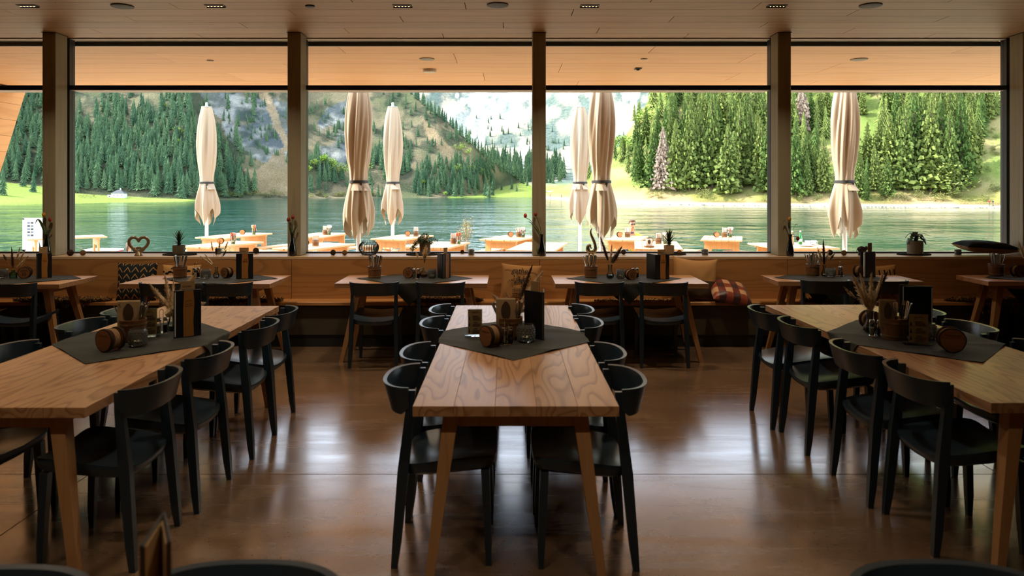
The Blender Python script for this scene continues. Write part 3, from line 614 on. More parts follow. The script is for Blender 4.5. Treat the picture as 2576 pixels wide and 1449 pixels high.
def cut_proto(kind):
    mb = MB(); n = 9
    hand = [(0, .0085), (.012, .0095), (.05, .0075), (.085, .0045), (.10, .004)]
    poly = [(w, .20-z) for z, w in hand]; head = {'knife': [(.007, .095), (.0095, .05), (.008, .01), (.002, .0)], 'spoon': [(.004, .075), (.012, .055), (.019, .03), (.014, .008), (.004, 0)], 'fork': [(.004, .08), (.011, .062), (.0125, .045), (.0115, .0)]}[kind]
    right = poly+head; left = [(-w, z) for w, z in right[::-1]]
    if kind == 'fork': left = [(-.0115, 0), (-.0085, 0), (-.0085, .04), (-.0045, .04), (-.0045, 0), (-.0015, 0), (-.0015, .04), (.0015, .04), (.0015, 0), (.0045, 0), (.0045, .04), (.0085, .04), (.0085, 0)][::-1] and [(.0085, 0), (.0085, .04), (.0045, .04), (.0045, 0), (.0015, 0), (.0015, .04), (-.0015, .04), (-.0015, 0), (-.0045, 0), (-.0045, .04), (-.0085, .04), (-.0085, 0)]+left
    mb.prism(right+left, -.0016, .0016, ax='y'); mb.tube([(0, 0, .197), (0, 0, .16), (0, 0, .11)], [.0045, .0045, .0025], 8, flat=.75)
    return mb.mesh(kind, STEEL)
CUT = {k: cut_proto(k) for k in ('knife', 'fork', 'spoon')}
def cutlery(x, y, z, rad, n, where, seed, group, spread=.22, avoid=None):
    R = random.Random(seed); cnt = {'knife': 0, 'fork': 0, 'spoon': 0}
    for k in range(n):
        kind = R.choice(['knife', 'fork', 'fork', 'spoon']); a = 2*PI*k/n+R.uniform(-.2, .2)
        if avoid is not None and abs((a-avoid+PI) % (2*PI)-PI) < .7: a += 1.4
        r = rad*R.uniform(.45, .72); til = spread*R.uniform(.4, 1.15)
        o = obj(kind, CUT[kind], None, (x+r*.55*math.cos(a), y+r*.55*math.sin(a), z+.012+.003*(k % 3)))
        ax = Vector((-math.sin(a), math.cos(a), 0)); o.rotation_mode = 'QUATERNION'
        o.rotation_quaternion = (Matrix.Rotation(til, 3, ax) @ Matrix.Rotation(a+R.uniform(0.6, 2.4), 3, 'Z')).to_quaternion()
        tag(o, 'steel %s handle up in the %s' % (kind, where), 'cutlery', group)
def tub(loc, lab, dia=.128, h=.112, rz=0.0, group='cutlery tubs'):
    t = thing('cutlery_tub', lab, 'tub', loc, rz, group); r = dia/2
    MB().lathe([(r*.90, 0), (r, h), (r-.009, h), (r*.9-.009, .010), (.0, .010)], 28, cap=False).lathe([(r*.9, 0), (.0, 0)], 28, cap=False).build('body', TUBW, t)
    for z in (.16, .80):
        q = r*(.9+.1*z)+.0016; mb = MB(); mb.lathe([(q-.002, z*h-.005), (q, z*h-.005), (q+.0006, z*h+.005), (q-.002, z*h+.005)], 28, cap=False); mb.build('hoop', HOOP, t)
    return t
def napkins(x, y, z, rz, lab, w=.11, h=.145, mat=PAPER, lean=.0, printed=True):
    mb = MB()
    for k in range(7): mb.box((0, (k-3)*.0036, h/2-.002*abs(k-3)), (w-.002*(k % 2), .0028, h), .0008)
    o = mb.build('napkin_stack', mat, None, (x, y, z), (lean, 0, rz)); tag(o, lab, 'napkins')
    if printed: MB().prism([(w*.24*math.cos(a)*(1 if abs(math.sin(a)) < .8 else .8), h*.56+h*.34*math.sin(a)) for a in [2*PI*k/20 for k in range(20)]], -.0135, -.0131, ax='y').build('printed_emblem', NAPD, o)
    return o
def log_stand(loc, rz, lab, dia=.10, number=None, square=False, gap=.05):
    t = thing('coaster_log', lab, 'log stand', loc, rz, 'log slice coaster stands'); r = dia/2
    mark = lambda a, j: 1+.02*math.sin(3*a+j*0)+.015*math.sin(7*a+1)
    for y in (-gap/2, gap/2):
        mb = MB(); mb.M = Matrix.Translation((0, y, r*.97)) @ Matrix.Rotation(PI/2, 4, 'X')
        mb.lathe([(r*.9, -.010), (r, -.008), (r, .008), (r*.9, .010)], 26, fr=mark, m=1, smooth=False)
        mb.lathe([(r*.9, -.0104), (r*.9, .0104)], 26, fr=mark)
        mb.build('log_slice', [LOGF, BARK], t)
    mb = MB(); mb.M = Matrix.Translation((0, 0, r*1.0)) @ Matrix.Rotation(PI/2, 4, 'X')
    for k in range(4): mb.lathe([(r*.86, -.016+k*.008), (r*.86, -.0105+k*.008)], 22)
    mb.build('coasters', M('coaster', '#9a7650', .8) if 'coaster' not in bpy.data.materials else bpy.data.materials['coaster'], t)
    MB().box((0, 0, .004), (dia*.35, gap, .008)).build('base_bar', LOGF, t)
    fy = -gap/2-.0108
    if number:
        me = text_mesh(number, dia*.36, .0005); me.transform(Matrix.Translation((0, fy, r*.70))); me.materials.append(BRAND); obj('number', me, t)
        MB().tube([(-r*.5, fy, r*1.22), (-r*.2, fy, r*1.42), (0, fy, r*1.28), (r*.2, fy, r*1.45), (r*.55, fy, r*1.2)], .0012, 5).build('mountain_emblem', BRAND, t)
    if square: MB().tube([(-r*.55, fy, r*1.42), (0, fy, r*1.36), (r*.55, fy, r*1.42)], .0015, 5).build('burnt_line', BRAND, t)
    return t
def caddy(loc, rz, lab, g='salt and pepper caddies'):
    t = thing('salt_pepper_caddy', lab, 'shaker set', loc, rz, g)
    MB().lathe([(.034, 0), (.036, .003), (.034, .006), (.004, .007)], 20).build('tray', CHROME, t)
    MB().tube([(-.011, 0, .006), (-.011, 0, .13)]+[(-.011+.011*(1-math.cos(a)), 0, .13+.012*math.sin(a)) for a in [PI*k/8 for k in range(1, 8)]]+[(.011, 0, .13), (.011, 0, .006)], .0018, 6).build('wire_handle', CHROME, t)
    for s, c in ((-1, SALTM), (1, PEPP)):
        j = MB().lathe([(.0145, 0), (.0145, .058), (.012, .066)], 16).build('shaker', GLASSC, t, (s*.020, -.008, .007))
        MB().lathe([(.0125, .002), (.0125, .042)], 14).build('filling', c, j)
        MB().lathe([(.013, .066), (.0145, .068), (.0145, .084), (.011, .089), (.003, .09)], 16).build('cap', CHROME, j)
    return t
def tealight(loc, lab, dia=.086, h=.088, rnd=True):
    t = thing('candle_glass', lab, 'candle glass', loc, 0, 'studded candle glasses'); r = dia/2
    pr = [(r*.72, 0), (r*.86, h*.06), (r*(1.0 if rnd else .9), h*.45), (r*.9, h*.94), (r*.86, h), (r*.80, h), (r*.84, h*.9), (r*.92, h*.45), (r*.7, h*.1), (0, h*.09)]
    mb = MB(); mb.lathe(pr, 26, cap=False)
    for j in range(6):
        z = h*(.14+j*.135); rr = r*(.90+.10*math.sin(PI*(.15+j*.14)))*(1 if rnd else .93)
        for k in range(15):
            a = 2*PI*(k+.5*(j % 2))/15; mb.ball((rr*math.cos(a), rr*math.sin(a), z), (.0060, .0060, .0062), 6, 4)
    mb.build('glass_body', STUD, t); MB().lathe([(r*.45, h*.12), (r*.45, h*.28), (.002, h*.285)], 16).build('tea_candle', WAX, t)
    return t
STUD, t_, n_, l_, b_ = nmat('studded_glass'); b_.inputs['Base Color'].default_value = (*lin('#cfd2cc'), 1); setp(b_, rough=.05, trans=.85, ior=1.45, spec=.8)
def plume(mb, p0, p1, R, w, n=170, m=0, hair=.024, droop=.3):
    """feathery seed head: hairs along the upper part of a stalk"""
    p0, p1 = Vector(p0), Vector(p1); ax = p1-p0; L = ax.length; u = ax.orthogonal().normalized(); v = ax.normalized().cross(u)
    w *= 1.35; n = int(n*1.6)
    for k in range(n):
        s = R.random(); a = R.uniform(0, 2*PI); env = math.sin(PI*min(1, .12+.88*s)**.7)**.8*w+.002
        c = p0+ax*s; dr = (u*math.cos(a)+v*math.sin(a)); tip = c+dr*env*R.uniform(.5, 1.1)+ax.normalized()*hair*R.uniform(.5, 1.2)-Vector((0, 0, droop*env*R.random()))
        e = ax.normalized().cross(dr)*R.uniform(.0008, .0018); e = e*1.9; mb.add([c-e, c+e, tip+e*.3, tip-e*.3], [(0, 1, 2, 3)], m=m)
    mb.tube([p0, (p0+p1)/2, p1], [w*.35, w*.42, w*.08], 6, m=m)
def vase(loc, lab, kind, stems, seed, rz=0):
    """kind: flask, bulb, jar; stems: (dx, dy, dz, plume length, width, material index, hairs)"""
    t = thing('stem_vase', lab, 'vase', loc, rz, 'glass vases of dried grass'); R = random.Random(seed)
    P = {'flask': ([(.020, 0), (.034, .008), (.038, .030), (.034, .050), (.014, .072), (.012, .085), (.021, .092)], GLASSC, M('amber_water', '#a0663f', .2, trans=.3) if 'amber_water' not in bpy.data.materials else bpy.data.materials['amber_water'], .030),
         'bulb': ([(.022, 0), (.034, .012), (.036, .030), (.024, .058), (.018, .085), (.020, .118), (.024, .128)], GLASSC, M('green_water', '#4f7f62', .2, trans=.3) if 'green_water' not in bpy.data.materials else bpy.data.materials['green_water'], .035),
         'jar': ([(.032, 0), (.033, .050), (.024, .060), (.014, .066), (.016, .078)], GLASSG, None, 0),
         'slim': ([(.020, 0), (.026, .012), (.026, .035), (.014, .060), (.011, .090), (.016, .104)], GLASSC, bpy.data.materials.get('amber_water'), .022)}[kind]
    MB().lathe([(r, z) for r, z in P[0]]+[(r-.0018, z) for r, z in P[0][::-1] if z > .003], 22, cap=False).lathe([(P[0][0][0], 0), (0, .001)], 22, cap=False).build('glass_body', P[1], t)
    if P[2]: MB().lathe([(r-.0025, max(z, .003)) for r, z in P[0] if z <= P[3]]+[(0.001, P[3])], 18).build('liquid', P[2], t)
    zt = P[0][-1][1]
    for dx, dy, dz, pl, w, m, nh in stems:
        mb = MB(); b = Vector((R.uniform(-.006, .006), R.uniform(-.006, .006), .01)); nk = Vector((dx*.08, dy*.08, zt)); e = Vector((dx, dy, dz)); s = e-(e-nk).normalized()*pl
        mb.tube([b, nk, s], .0011, 5, m=3); plume(mb, s, e, R, w, nh, m); mb.build('grass_stem', [PLUMEL, PLUMED, PLUMEP, STALK], t)
    return t
def menu(loc, rz, lab, w=.13, h=.245, open_=1.0, strip=True, card=None, cardtxt=None, stripside=1, cpos=0.0, inner=False):
    """standing menu folder: two covers hinged at the spine (local origin), opening towards +y; wooden strip on one cover"""
    t = thing('menu_folder', lab, 'menu', loc, rz, 'standing black menu folders')
    for s in (-1, 1):
        c = MB().box((0, w/2, h/2), (.006, w, h), .0015).build('cover', BOOK, t, (0, 0, 0), (0, 0, s*open_/2))
        if strip and s == stripside:
            x = -s*.0042; MB().prism([(w*.34, .004), (w*.72, .004), (w*.70, h*.35), (w*.74, h*.7), (w*.70, h-.004), (w*.36, h-.004), (w*.33, h*.6)], min(x, x-s*.002), max(x, x-s*.002), ax='x').build('wood_strip', STRIPW, c)
            mb = MB(); xx = -s*.0066; mb.tube([(xx, w*.42, h*.74), (xx, w*.5, h*.79), (xx, w*.55, h*.76), (xx, w*.6, h*.785), (xx, w*.67, h*.74)], .0008, 4); mb.box((xx, w*.54, h*.70), (.0008, w*.26, .0022)); mb.box((xx, w*.54, h*.66), (.0008, w*.30, .0014)); mb.build('burnt_emblem', BRAND, c)
        if inner: MB().box((s*.0045, w*.49, h*.5), (.002, w*.90, h*.95)).build('pages', CARD, c)
        if s == stripside: ccov = c
    if not inner: MB().box((0, w*.46, h/2), (.010, w*.88, h*.94)).build('pages', PAPERW, t)
    if card:
        cw, chh, cy = card
        c = MB().box((0, 0, (h*.55+chh)/2), (.0025, cw, h*.55+chh), .0006).build('card_insert', CARD, t, None); c.parent = t; q_ = ccov.rotation_euler.z; off = Vector((stripside*.0075, cy, h*.45)); off.rotate(Euler((0, 0, q_))); c.location = off; c.rotation_euler = (0, 0, q_)
        if cardtxt:
            for i, wd in enumerate(cardtxt):
                me = text_mesh(wd, .020, .0003, align='LEFT'); me.transform(Matrix.Translation((-cw*.40, -.0016, h*.55+chh*.40-i*.022))); me.transform(Matrix.Rotation(-stripside*PI/2, 4, 'Z')); me.materials.append(CARDT); obj('card_text', me, c)
    return t
def acrylic(loc, rz, lab, w=.09, h=.155):
    t = thing('menu_stand', lab, 'menu stand', loc, rz, 'clear table menu stands')
    MB().box((0, 0, h/2+.006), (w, .005, h), .001).build('clear_panel', ACRYL, t)
    MB().lathe([(.004, 0), (.0045, .004), (.003, .007)], 4).box((0, .006, .003), (w*1.35, .036, .006), .002).build('clear_foot', ACRYL, t)
    MB().box((-w*.52, 0, .02), (.006, .006, .028)).build('clear_peg', ACRYL, t)
    p = MB().box((0, -.0032, h/2+.008), (w*.90, .0008, h*.94)).build('printed_sheet', M('menu_sheet', '#8f7a4e', .7) if 'menu_sheet' not in bpy.data.materials else bpy.data.materials['menu_sheet'], t)
    mb = MB(); y = -.0040
    for j in range(3):
        z = h*(.74-.235*j)+.004; mb.box((w*.03, y, z), (w*.40 if j == 0 else w*.24, .0006, .0034))
        for q in range(3): mb.box((w*(.08+.02*(q % 2)), y, z-.009-q*.0062), (w*(.52-.06*(q % 2)), .0005, .0016))
        mb.prism([(-w*.36-w*.055, z-.022), (-w*.36+w*.055, z-.022), (-w*.36+.002, z-.004), (-w*.36, z+.006), (-w*.36-.002, z-.004)], y, y+.0004, ax='y')
    mb.box((0, y, .020), (w*.4, .0006, .002)); mb.tube([(-w*.2, y, h*.88), (-w*.1, y, h*.95), (0, y, h*.90), (w*.12, y, h*.965), (w*.24, y, h*.88)], .0007, 4)
    mb.build('print', BRAND, p); return t
CZ = ZT+.0062
# --- middle long table
def T(px, py): v = on(px, py, ZT); return v.x, v.y
x, y = 0.012, 4.20
tub((x, y, CZ), 'wooden cutlery tub in the middle of the middle long table', .150, .122)
cutlery(x, y, CZ, .07, 14, 'tub on the middle long table', 1, 'cutlery in the middle table tub', .34, avoid=-PI/2)
napkins(x-.022, y-.030, CZ+.07, .0, 'paper napkin pack with dark oval standing in the middle table tub', .112, .165)
x, y = T(1195, 849); acrylic((x, y, CZ), .10, 'clear menu stand at the left end of the middle runner')
x, y = T(1236, 873); log_stand((x, y, CZ), -.88, 'log slice coaster stand in front of the middle table tub', .118, None, True, .062)
x, y = T(1274, 868); caddy((x, y, CZ), .5, 'salt and pepper caddy in front of the middle table tub')
x, y = T(1323, 862); tealight((x, y, CZ), 'round studded candle glass on the middle long table', .098, .098)
menu((.205, 4.135, CZ), .38, 'black menu folder with grey card on the middle long table', .150, .272, .84, False, (.060, .055, .075), None, 1)
vase((.035, 4.315, CZ), 'vase of brown and cream pampas behind the middle table tub', 'bulb', [(.105, .03, .385, .20, .017, 1, 260), (.165, .02, .355, .26, .034, 0, 620), (-.115, .05, .215, .17, .030, 2, 320), (-.10, .0, .18, .15, .026, 2, 280), (-.04, .02, .23, .10, .015, 2, 140), (.13, -.02, .17, .13, .030, 0, 160)], 3)
# --- left long table
x, y = T(330, 860)
tub((x, y+.02, CZ), 'wooden cutlery tub at the left end of the left runner', .145, .12)
cutlery(x, y+.02, CZ, .068, 13, 'tub on the left long table', 2, 'cutlery in the left table tub', .34, avoid=-PI/2)
napkins(x-.01, y-.005, CZ+.07, .22, 'pale napkin pack leaning in the left table tub', .115, .160, PAPER)
tealight((x+.10, y-.12, CZ), 'studded candle glass glinting before the left table tub', .092, .092)
x, y = T(279, 884); log_stand((x, y, CZ), -.38, 'log slice coaster stand at the near corner of the left runner', .122, None, True, .075)
x, y = T(376, 850); acrylic((x, y, CZ), .22, 'clear menu stand on the left long table', .092, .158)
x, y = T(406, 841); caddy((x, y, CZ), .9, 'salt and pepper caddy between menu stand and menu folder, left table')
menu((-1.915, 4.185, CZ), -.65, 'black menu folder with wooden strip and greeting card, left long table', .150, .272, .50, True, (.078, .052, .078), ['Guten', 'Morgen'], -1)
vase((-2.03, 4.42, CZ), 'vase of cream pampas on the left long table', 'bulb', [(.13, .0, .33, .24, .030, 0, 620), (-.13, .0, .27, .20, .022, 0, 220), (-.06, .03, .32, .20, .020, 0, 220), (-.005, .02, .285, .2, .02, 0, 200), (.10, .04, .20, .18, .045, 0, 300), (.17, .02, .16, .12, .03, 0, 200), (.085, .05, .30, .03, .020, 0, 60)], 4)
# --- right long table
x, y = T(2248, 853)
tub((x, y, CZ), 'wooden cutlery tub in the middle of the right runner', .148, .118)
cutlery(x+.02, y, CZ, .07, 12, 'tub on the right long table', 3, 'cutlery in the right table tub', .32, avoid=PI)
napkins(x-.045, y-.015, CZ+.07, -.18, 'brown napkin pack standing in the right table tub', .085, .155, M('napkin_brown', '#8e7450', .85))
x, y = T(2203, 848); caddy((x, y, CZ), -.4, 'salt and pepper caddy left of the right table tub')
x, y = T(2200, 834); log_stand((x, y+.05, CZ), .10, 'log slice coaster stand behind the right table salt caddy', .115, None, False, .05)
x, y = T(2310, 870); acrylic((x, y, CZ), -.10, 'clear menu stand in front of the right table tub', .112, .165)
x, y = T(2341, 860); tealight((x, y+.03, CZ), 'studded candle glass half behind the right table menu stand', .09, .095)
x, y = T(2392, 886); log_stand((x, y, CZ), -.32, 'large log slice coaster stand at the near end of the right runner', .130, None, True, .06)
menu((2.50, 4.29, CZ), 1.35, 'plain black menu back on the right long table', .175, .285, .50, False)
vase((2.17, 4.37, CZ), 'vase of pale reed grass on the right long table', 'bulb', [(-.10, .0, .335, .20, .020, 0, 240), (-.045, .02, .33, .20, .020, 0, 240), (.01, .0, .335, .20, .020, 0, 240), (.07, -.01, .34, .22, .022, 0, 260), (.10, .0, .35, .19, .017, 1, 200), (-.15, -.02, .26, .08, .008, 0, 60)], 5)
# --- tables by the bench
def set_table(px_tub, py_tub, who, seed, log=None, cad=None, tea=None, vs=None, mn=None, n=9, tub_r=.128):
    if px_tub:
        x, y = T(px_tub, py_tub); y += .05; tub((x, y, CZ), 'wooden cutlery tub on the ' + who, tub_r, .112); cutlery(x, y, CZ, .058, n, 'tub on the ' + who, seed, 'cutlery on the ' + who, .26)
    if log: x, y = T(log[0], log[1]); log_stand((x, y+.03, CZ), log[2], 'log slice coaster stand on the ' + who, log[3], log[4], False, .05)
    if cad: x, y = T(cad[0], cad[1]); caddy((x, y+.02, CZ), cad[2], 'salt and pepper caddy on the ' + who)
    if tea: x, y = T(tea[0], tea[1]); tealight((x, y+.03, CZ), 'studded candle glass on the ' + who, .086, .088, tea[2])
    if vs: x, y = T(vs[0], vs[1]); vase((x, y+.03, CZ), vs[2] + ' on the ' + who, vs[3], vs[4], seed)
    if mn: x, y = T(mn[0], mn[1]); menu((x, y+.02, CZ), mn[2], 'black menu folder on the ' + who, **mn[3])
A = 'bench table before the hanging sheepskin'
set_table(940, 703, A, 11, (1028, 701, -.18, .10, '33'), (1046, 704, .3), (1086, 702, False), (1065, 700, 'pink flask vase of feathery grass', 'flask', [(.02, 0, .285, .115, .026, 0, 420), (.015, .0, .225, .09, .008, 1, 90), (-.07, 0, .23, .05, .012, 0, 70)]),
          (1113, 704, -.03, dict(w=.125, h=.235, open_=1.05, strip=True, card=(.060, .055, .055), stripside=-1)))
A = 'bench table with the green vase'
set_table(1488, 702, A, 12, (1588, 706, .32, .10, '32'), (1598, 702, .2), (1563, 703, False), (1536, 702, 'green bulb vase of brown pampas', 'bulb', [(-.085, 0, .37, .21, .020, 1, 300), (.015, 0, .30, .14, .014, 0, 160), (.10, -.01, .285, .16, .030, 1, 340), (.075, .02, .245, .12, .028, 0, 220)]),
          (1650, 706, -.44, dict(w=.142, h=.235, open_=1.72, strip=True, card=(.075, .045, .065), cardtxt=['Guten', 'Morgen'], stripside=-1)))
A = 'bench table before the striped cushion'
set_table(2050, 696, A, 13, (2166, 699, .55, .115, '31'), (2115, 697, 1.4), (2093, 699, True), (2077, 697, 'clear vase with a dark plume', 'slim', [(-.01, 0, .335, .22, .018, 1, 320), (-.06, 0, .26, .10, .016, 0, 120), (-.075, .01, .20, .09, .014, 0, 110), (.085, -.01, .205, .055, .010, 1, 80), (.05, .02, .24, .10, .012, 0, 90)]),
          (2205, 699, 1.85, dict(w=.150, h=.245, open_=.45, strip=False, card=(.062, .085, .075), stripside=1)), 11)
A = 'bench table by the arrow cushion'
set_table(447, 702, A, 14, (568, 701, -.5, .10, '34'), (490, 701, .9), (514, 703, True), (541, 702, 'amber bulb vase of wild grass', 'slim', [(-.135, -.01, .20, .12, .011, 0, 130), (-.10, .0, .215, .10, .010, 0, 110), (.0, 0, .27, .05, .008, 1, 70), (.085, 0, .25, .05, .009, 1, 70), (.03, .01, .34, .06, .010, 0, 60), (-.05, .01, .33, .07, .009, 0, 60), (.10, .01, .33, .07, .009, 0, 60)]),
          (592, 704, -.95, dict(w=.155, h=.238, open_=1.0, strip=True, card=(.085, .055, .07), cardtxt=['Guten', 'Morgen'], stripside=-1)))
A = 'far left table by the bench'
set_table(None, None, A, 15, (58, 702, .3, .11, '35'), None, (2, 702, True), (28, 703, 'square green glass jar of grasses', 'jar', [(-.015, 0, .27, .17, .014, 1, 260), (-.10, .02, .21, .05, .012, 1, 80), (.13, 0, .20, .14, .012, 0, 160), (.06, .0, .28, .10, .012, 0, 90), (.10, .01, .26, .10, .010, 0, 90)]),
          (88, 703, -.55, dict(w=.125, h=.238, open_=.9, strip=True, card=(.07, .06, .055), stripside=-1)))
A = 'bench table at the right edge'
set_table(2515, 696, A, 16, (2566, 699, .2, .12, '30'), None, None, (2590, 697, 'vase of pale grass', 'slim', [(-.08, 0, .32, .15, .022, 0, 220), (-.03, 0, .27, .13, .02, 0, 180), (.04, 0, .30, .14, .02, 0, 180)]), None, 10, .14)
# --- blurred menu on the near table
menu((-.66, 1.40, CZ), PI+.34, 'blurred open menu with tan pages standing at the bottom of the frame', .135, .25, .34, False, inner=True)
# ------------------------------------------------------------------ things on the sill
def S(px, y): return ((px-PX)*y/K, y, SILL_Z)
MATB = fabric('woven_mat', '#2b251d', '#17140f', 150, .95, .6); BALLD = fabric('ball_dark', '#4b3724', '#2a1d12', 90, .8, .6); BALLT = fabric('ball_tan', '#8a6a45', '#5e432a', 90, .8, .6)
def woven_ball(px, y, r, lab, mat):
    t = thing('rattan_ball', lab, 'ball', (S(px, y)[0], y, SILL_Z+r), 0, 'rattan balls on the sill'); MB().ball((0, 0, 0), r*.96, 16, 10).build('core', mat, t)
    R = random.Random(int(px)); mb = MB()
    for k in range(9):
        q = Euler((R.uniform(0, 6), R.uniform(0, 6), R.uniform(0, 6))).to_matrix(); mb.tube([q @ Vector((r*.965*math.cos(a), r*.965*math.sin(a), 0)) for a in [2*PI*i/20 for i in range(20)]], r*.06, 4, closed=True)
    mb.build('cane_bands', mat, t); return t
for px, y, r, lab, m in [(177, 7.57, .032, 'dark rattan ball beside the left column', BALLD), (208.5, 7.60, .028, 'brown rattan ball right of the dark one at left', BALLT), (838, 7.62, .029, 'dark rattan ball left of the wire basket', BALLD), (867, 7.62, .027, 'lighter rattan ball next to the wire basket', BALLT), (1568.5, 7.70, .027, 'dark rattan ball right of the silver scroll', BALLD),
                         (2123, 7.60, .028, 'tan rattan ball left of the elephant', BALLT), (2088, 7.62, .029, 'dark rattan ball behind the dark plume', BALLD), (644, 7.80, .032, 'brown rattan ball against the glass left of the second column', BALLD), (1163, 7.82, .020, 'small brown ball against the glass by the shrub', BALLD), (1709, 7.66, .026, 'small bark coloured ball on the aloe mat', BALLT)]: woven_ball(px, y, r, lab, m)
def vase_tulip(px, y, lab, blooms, leaves):
    t = thing('tulip_vase', lab, 'vase', S(px, y), 0, 'dark vases with tulips')
    MB().lathe([(.030, 0), (.036, .01), (.036, .06), (.026, .12), (.016, .17), (.014, .20), (.019, .225), (.016, .225), (.011, .20)], 22).build('vase_body', M('vase_dark', '#0d1113', .12, spec=.7) if 'vase_dark' not in bpy.data.materials else bpy.data.materials['vase_dark'], t)
    for dx, dz, col, bend in blooms:
        pts = [(0, 0, .20), (dx*.25, -.005, .20+(dz-.20)*.45), (dx*.7+bend, -.008, .20+(dz-.20)*.85+max(0, bend*.2)), (dx, -.01, dz)]
        f = MB().tube(pts, .0028, 6).build('flower_stem', LEAFD, t); mb = MB()
        d = -1 if pts[3][2] < pts[2][2] else 1
        for k in range(6):
            a = PI/3*k
            mb.grid(4, 6, lambda u, v: (dx+math.cos(a+(u-.5)*1.3)*(.017*math.sin(PI*min(.93, .12+v*.78))**.7+.001), -.01+math.sin(a+(u-.5)*1.3)*(.017*math.sin(PI*min(.93, .12+v*.78))**.7+.001), dz+d*(v*.046-.004)-.008*d*abs(u-.5)*v))
        mb.build('bloom', col, f)
    for dx, dz, w, sag in leaves:
        MB().grid(5, 12, lambda u, v: (dx*v**.8+(u-.5)*w*math.sin(PI*min(1, v*.9+.1))*.35, -.006+(u-.5)*w*math.sin(PI*min(1, v*.9+.1)), .20+(dz-.2)*math.sin(v*PI*.5*sag)/max(.2, math.sin(PI*.5*sag))-.012*(abs(u-.5)))).build('tulip_leaf', LEAFD, t)
    return t
LEAFD = M('leaf_dark', '#2f4a24', .45, spec=.4); LEAFM = M('leaf_mid', '#4b7434', .45, spec=.4); TUY = M('tulip_yellow', '#c98a1c', .5); TUR = M('tulip_red', '#8e2a1a', .5); TUO = M('tulip_orange', '#c8431f', .5)
vase_tulip(118, 7.53, 'dark vase with a yellow tulip before the left column', [(-.025, .41, TUY, 0), (.04, .36, TUR, .01)], [(-.12, .33, .03, 1.5), (-.08, .17, .03, 1.9), (.05, .28, .03, 1.2)])
vase_tulip(735, 7.53, 'dark vase with two red tulips before the second column', [(-.035, .36, TUR, 0), (.012, .385, TUR, 0)], [(.05, .30, .03, 1.2), (-.03, .30, .03, 1.1)])
vase_tulip(1363, 7.53, 'dark vase with two red tulips before the central column', [(-.17, .40, TUO, -.0), (-.065, .415, TUR, 0)], [(-.14, .36, .035, 1.0), (-.055, .12, .04, 1.7)])
vase_tulip(1988, 7.53, 'dark vase with a yellow and a drooping red tulip, right column', [(-.012, .365, TUY, 0), (.075, .20, TUR, .01)], [(-.09, .30, .02, 1.6), (.05, .21, .04, 1.8), (.09, .26, .02, 1.7)])
# heart
mb = MB(); hp = []
for k in range(64):
    a = 2*PI*k/64; x = .0058*16*math.sin(a)**3; z = .0061*(13*math.cos(a)-5*math.cos(2*a)-2*math.cos(3*a)-math.cos(4*a)); hp.append((x*1.0, 0, z+.118))
CER = M('ceramic_bronze', '#8a7659', .25, metal=.35)
p = S(349, 7.57); t = thing('heart_sculpture', 'open heart sculpture with a small heart inside, on the sill at left', 'sculpture', p, .25)
mb.tube([(a, b, c) for a, b, c in hp], [.0115 if abs(k-32) > 9 else .016 for k in range(64)], 10, closed=True, flat=1.35); mb.build('heart_ring', CER, t)
MB().lathe([(.040, 0), (.042, .006), (.030, .030), (.018, .048)], 20).build('foot', CER, t); mb = MB(); mb.tube([(x*.22, 0, (z-.118)*.22+.068) for x, _, z in hp], .010, 8, closed=True); mb.build('small_heart', CER, t)
# aloe pots on mats
def mat_(px, y, r, lab):
    o = MB(); R = random.Random(int(px))
    for k in range(9): q = r*(k+.7)/9.2; o.tube([(q*math.cos(a)*(1+.01*R.random()), q*math.sin(a)*.62, .004+.003*R.random()) for a in [2*PI*i/40 for i in range(40)]], .0075 if k < 8 else .0085, 5, closed=True)
    m = o.build('place_mat', MATB, None, S(px, y)); return tag(m, lab, 'mat', 'round woven mats on the sill')
LM = bpy.data.meshes.new('x'); bpy.data.meshes.remove(LM)
mb = MB(); mb.grid(5, 10, lambda u, v: ((u-.5)*.17*(1-v**1.5)*(.72+.28*math.sin(PI*min(1, v*2.2+.25))), .10*v*v+.035*abs(u-.5)*(1-v)-.02, v-.10*v*v)); ALOE = mb.mesh('aloe_leaf', M('aloe', '#2c4420', .4, spec=.4))
def aloe(px, y, lab, dia, h, potmat, seed, H_):
    t = thing('aloe_plant', lab, 'plant', S(px, y)[:2]+(SILL_Z+.012,), 0); R = random.Random(seed); r = dia/2
    MB().lathe([(r*.93, 0), (r, h), (r-.006, h), (r-.008, h*.86), (0, h*.86)], 26, cap=False).lathe([(r*.93, 0), (0, 0)], 26, cap=False).build('pot', potmat, t)
    MB().lathe([(r-.008, h*.80), (0.001, h*.9)], 20).build('soil', M('soil', '#1f1710', .95) if 'soil' not in bpy.data.materials else bpy.data.materials['soil'], t)
    n = 40
    for k in range(n):
        f = k/(n-1); th = math.radians(68-58*f**.9)+R.uniform(-.08, .08); L = H_*(.40+.30*math.sin(PI*min(1, f*.75+.12)))*R.uniform(.88, 1.12)
        o = obj('leaf', ALOE, t, (0, 0, h*.84+f*H_*.48), (-th, 0, k*2.399)); o.scale = (L*.95, L, L)
    return t
POT1 = M('pot_olive', '#5e563f', .6); POT2 = M('pot_tan', '#9a7f59', .6); POT3 = M('pot_taupe', '#7d7460', .6)
mat_(452, 7.66, .178, 'round dark woven mat under the left aloe pot'); aloe(450, 7.66, 'tall spiky aloe in an olive pot on the sill at left', .128, .09, POT1, 1, .20)
mat_(1690, 7.70, .150, 'round dark woven mat under the right aloe pot'); aloe(1683, 7.68, 'tall spiky aloe in a tan pot on the sill, right of centre', .110, .088, POT2, 2, .21)
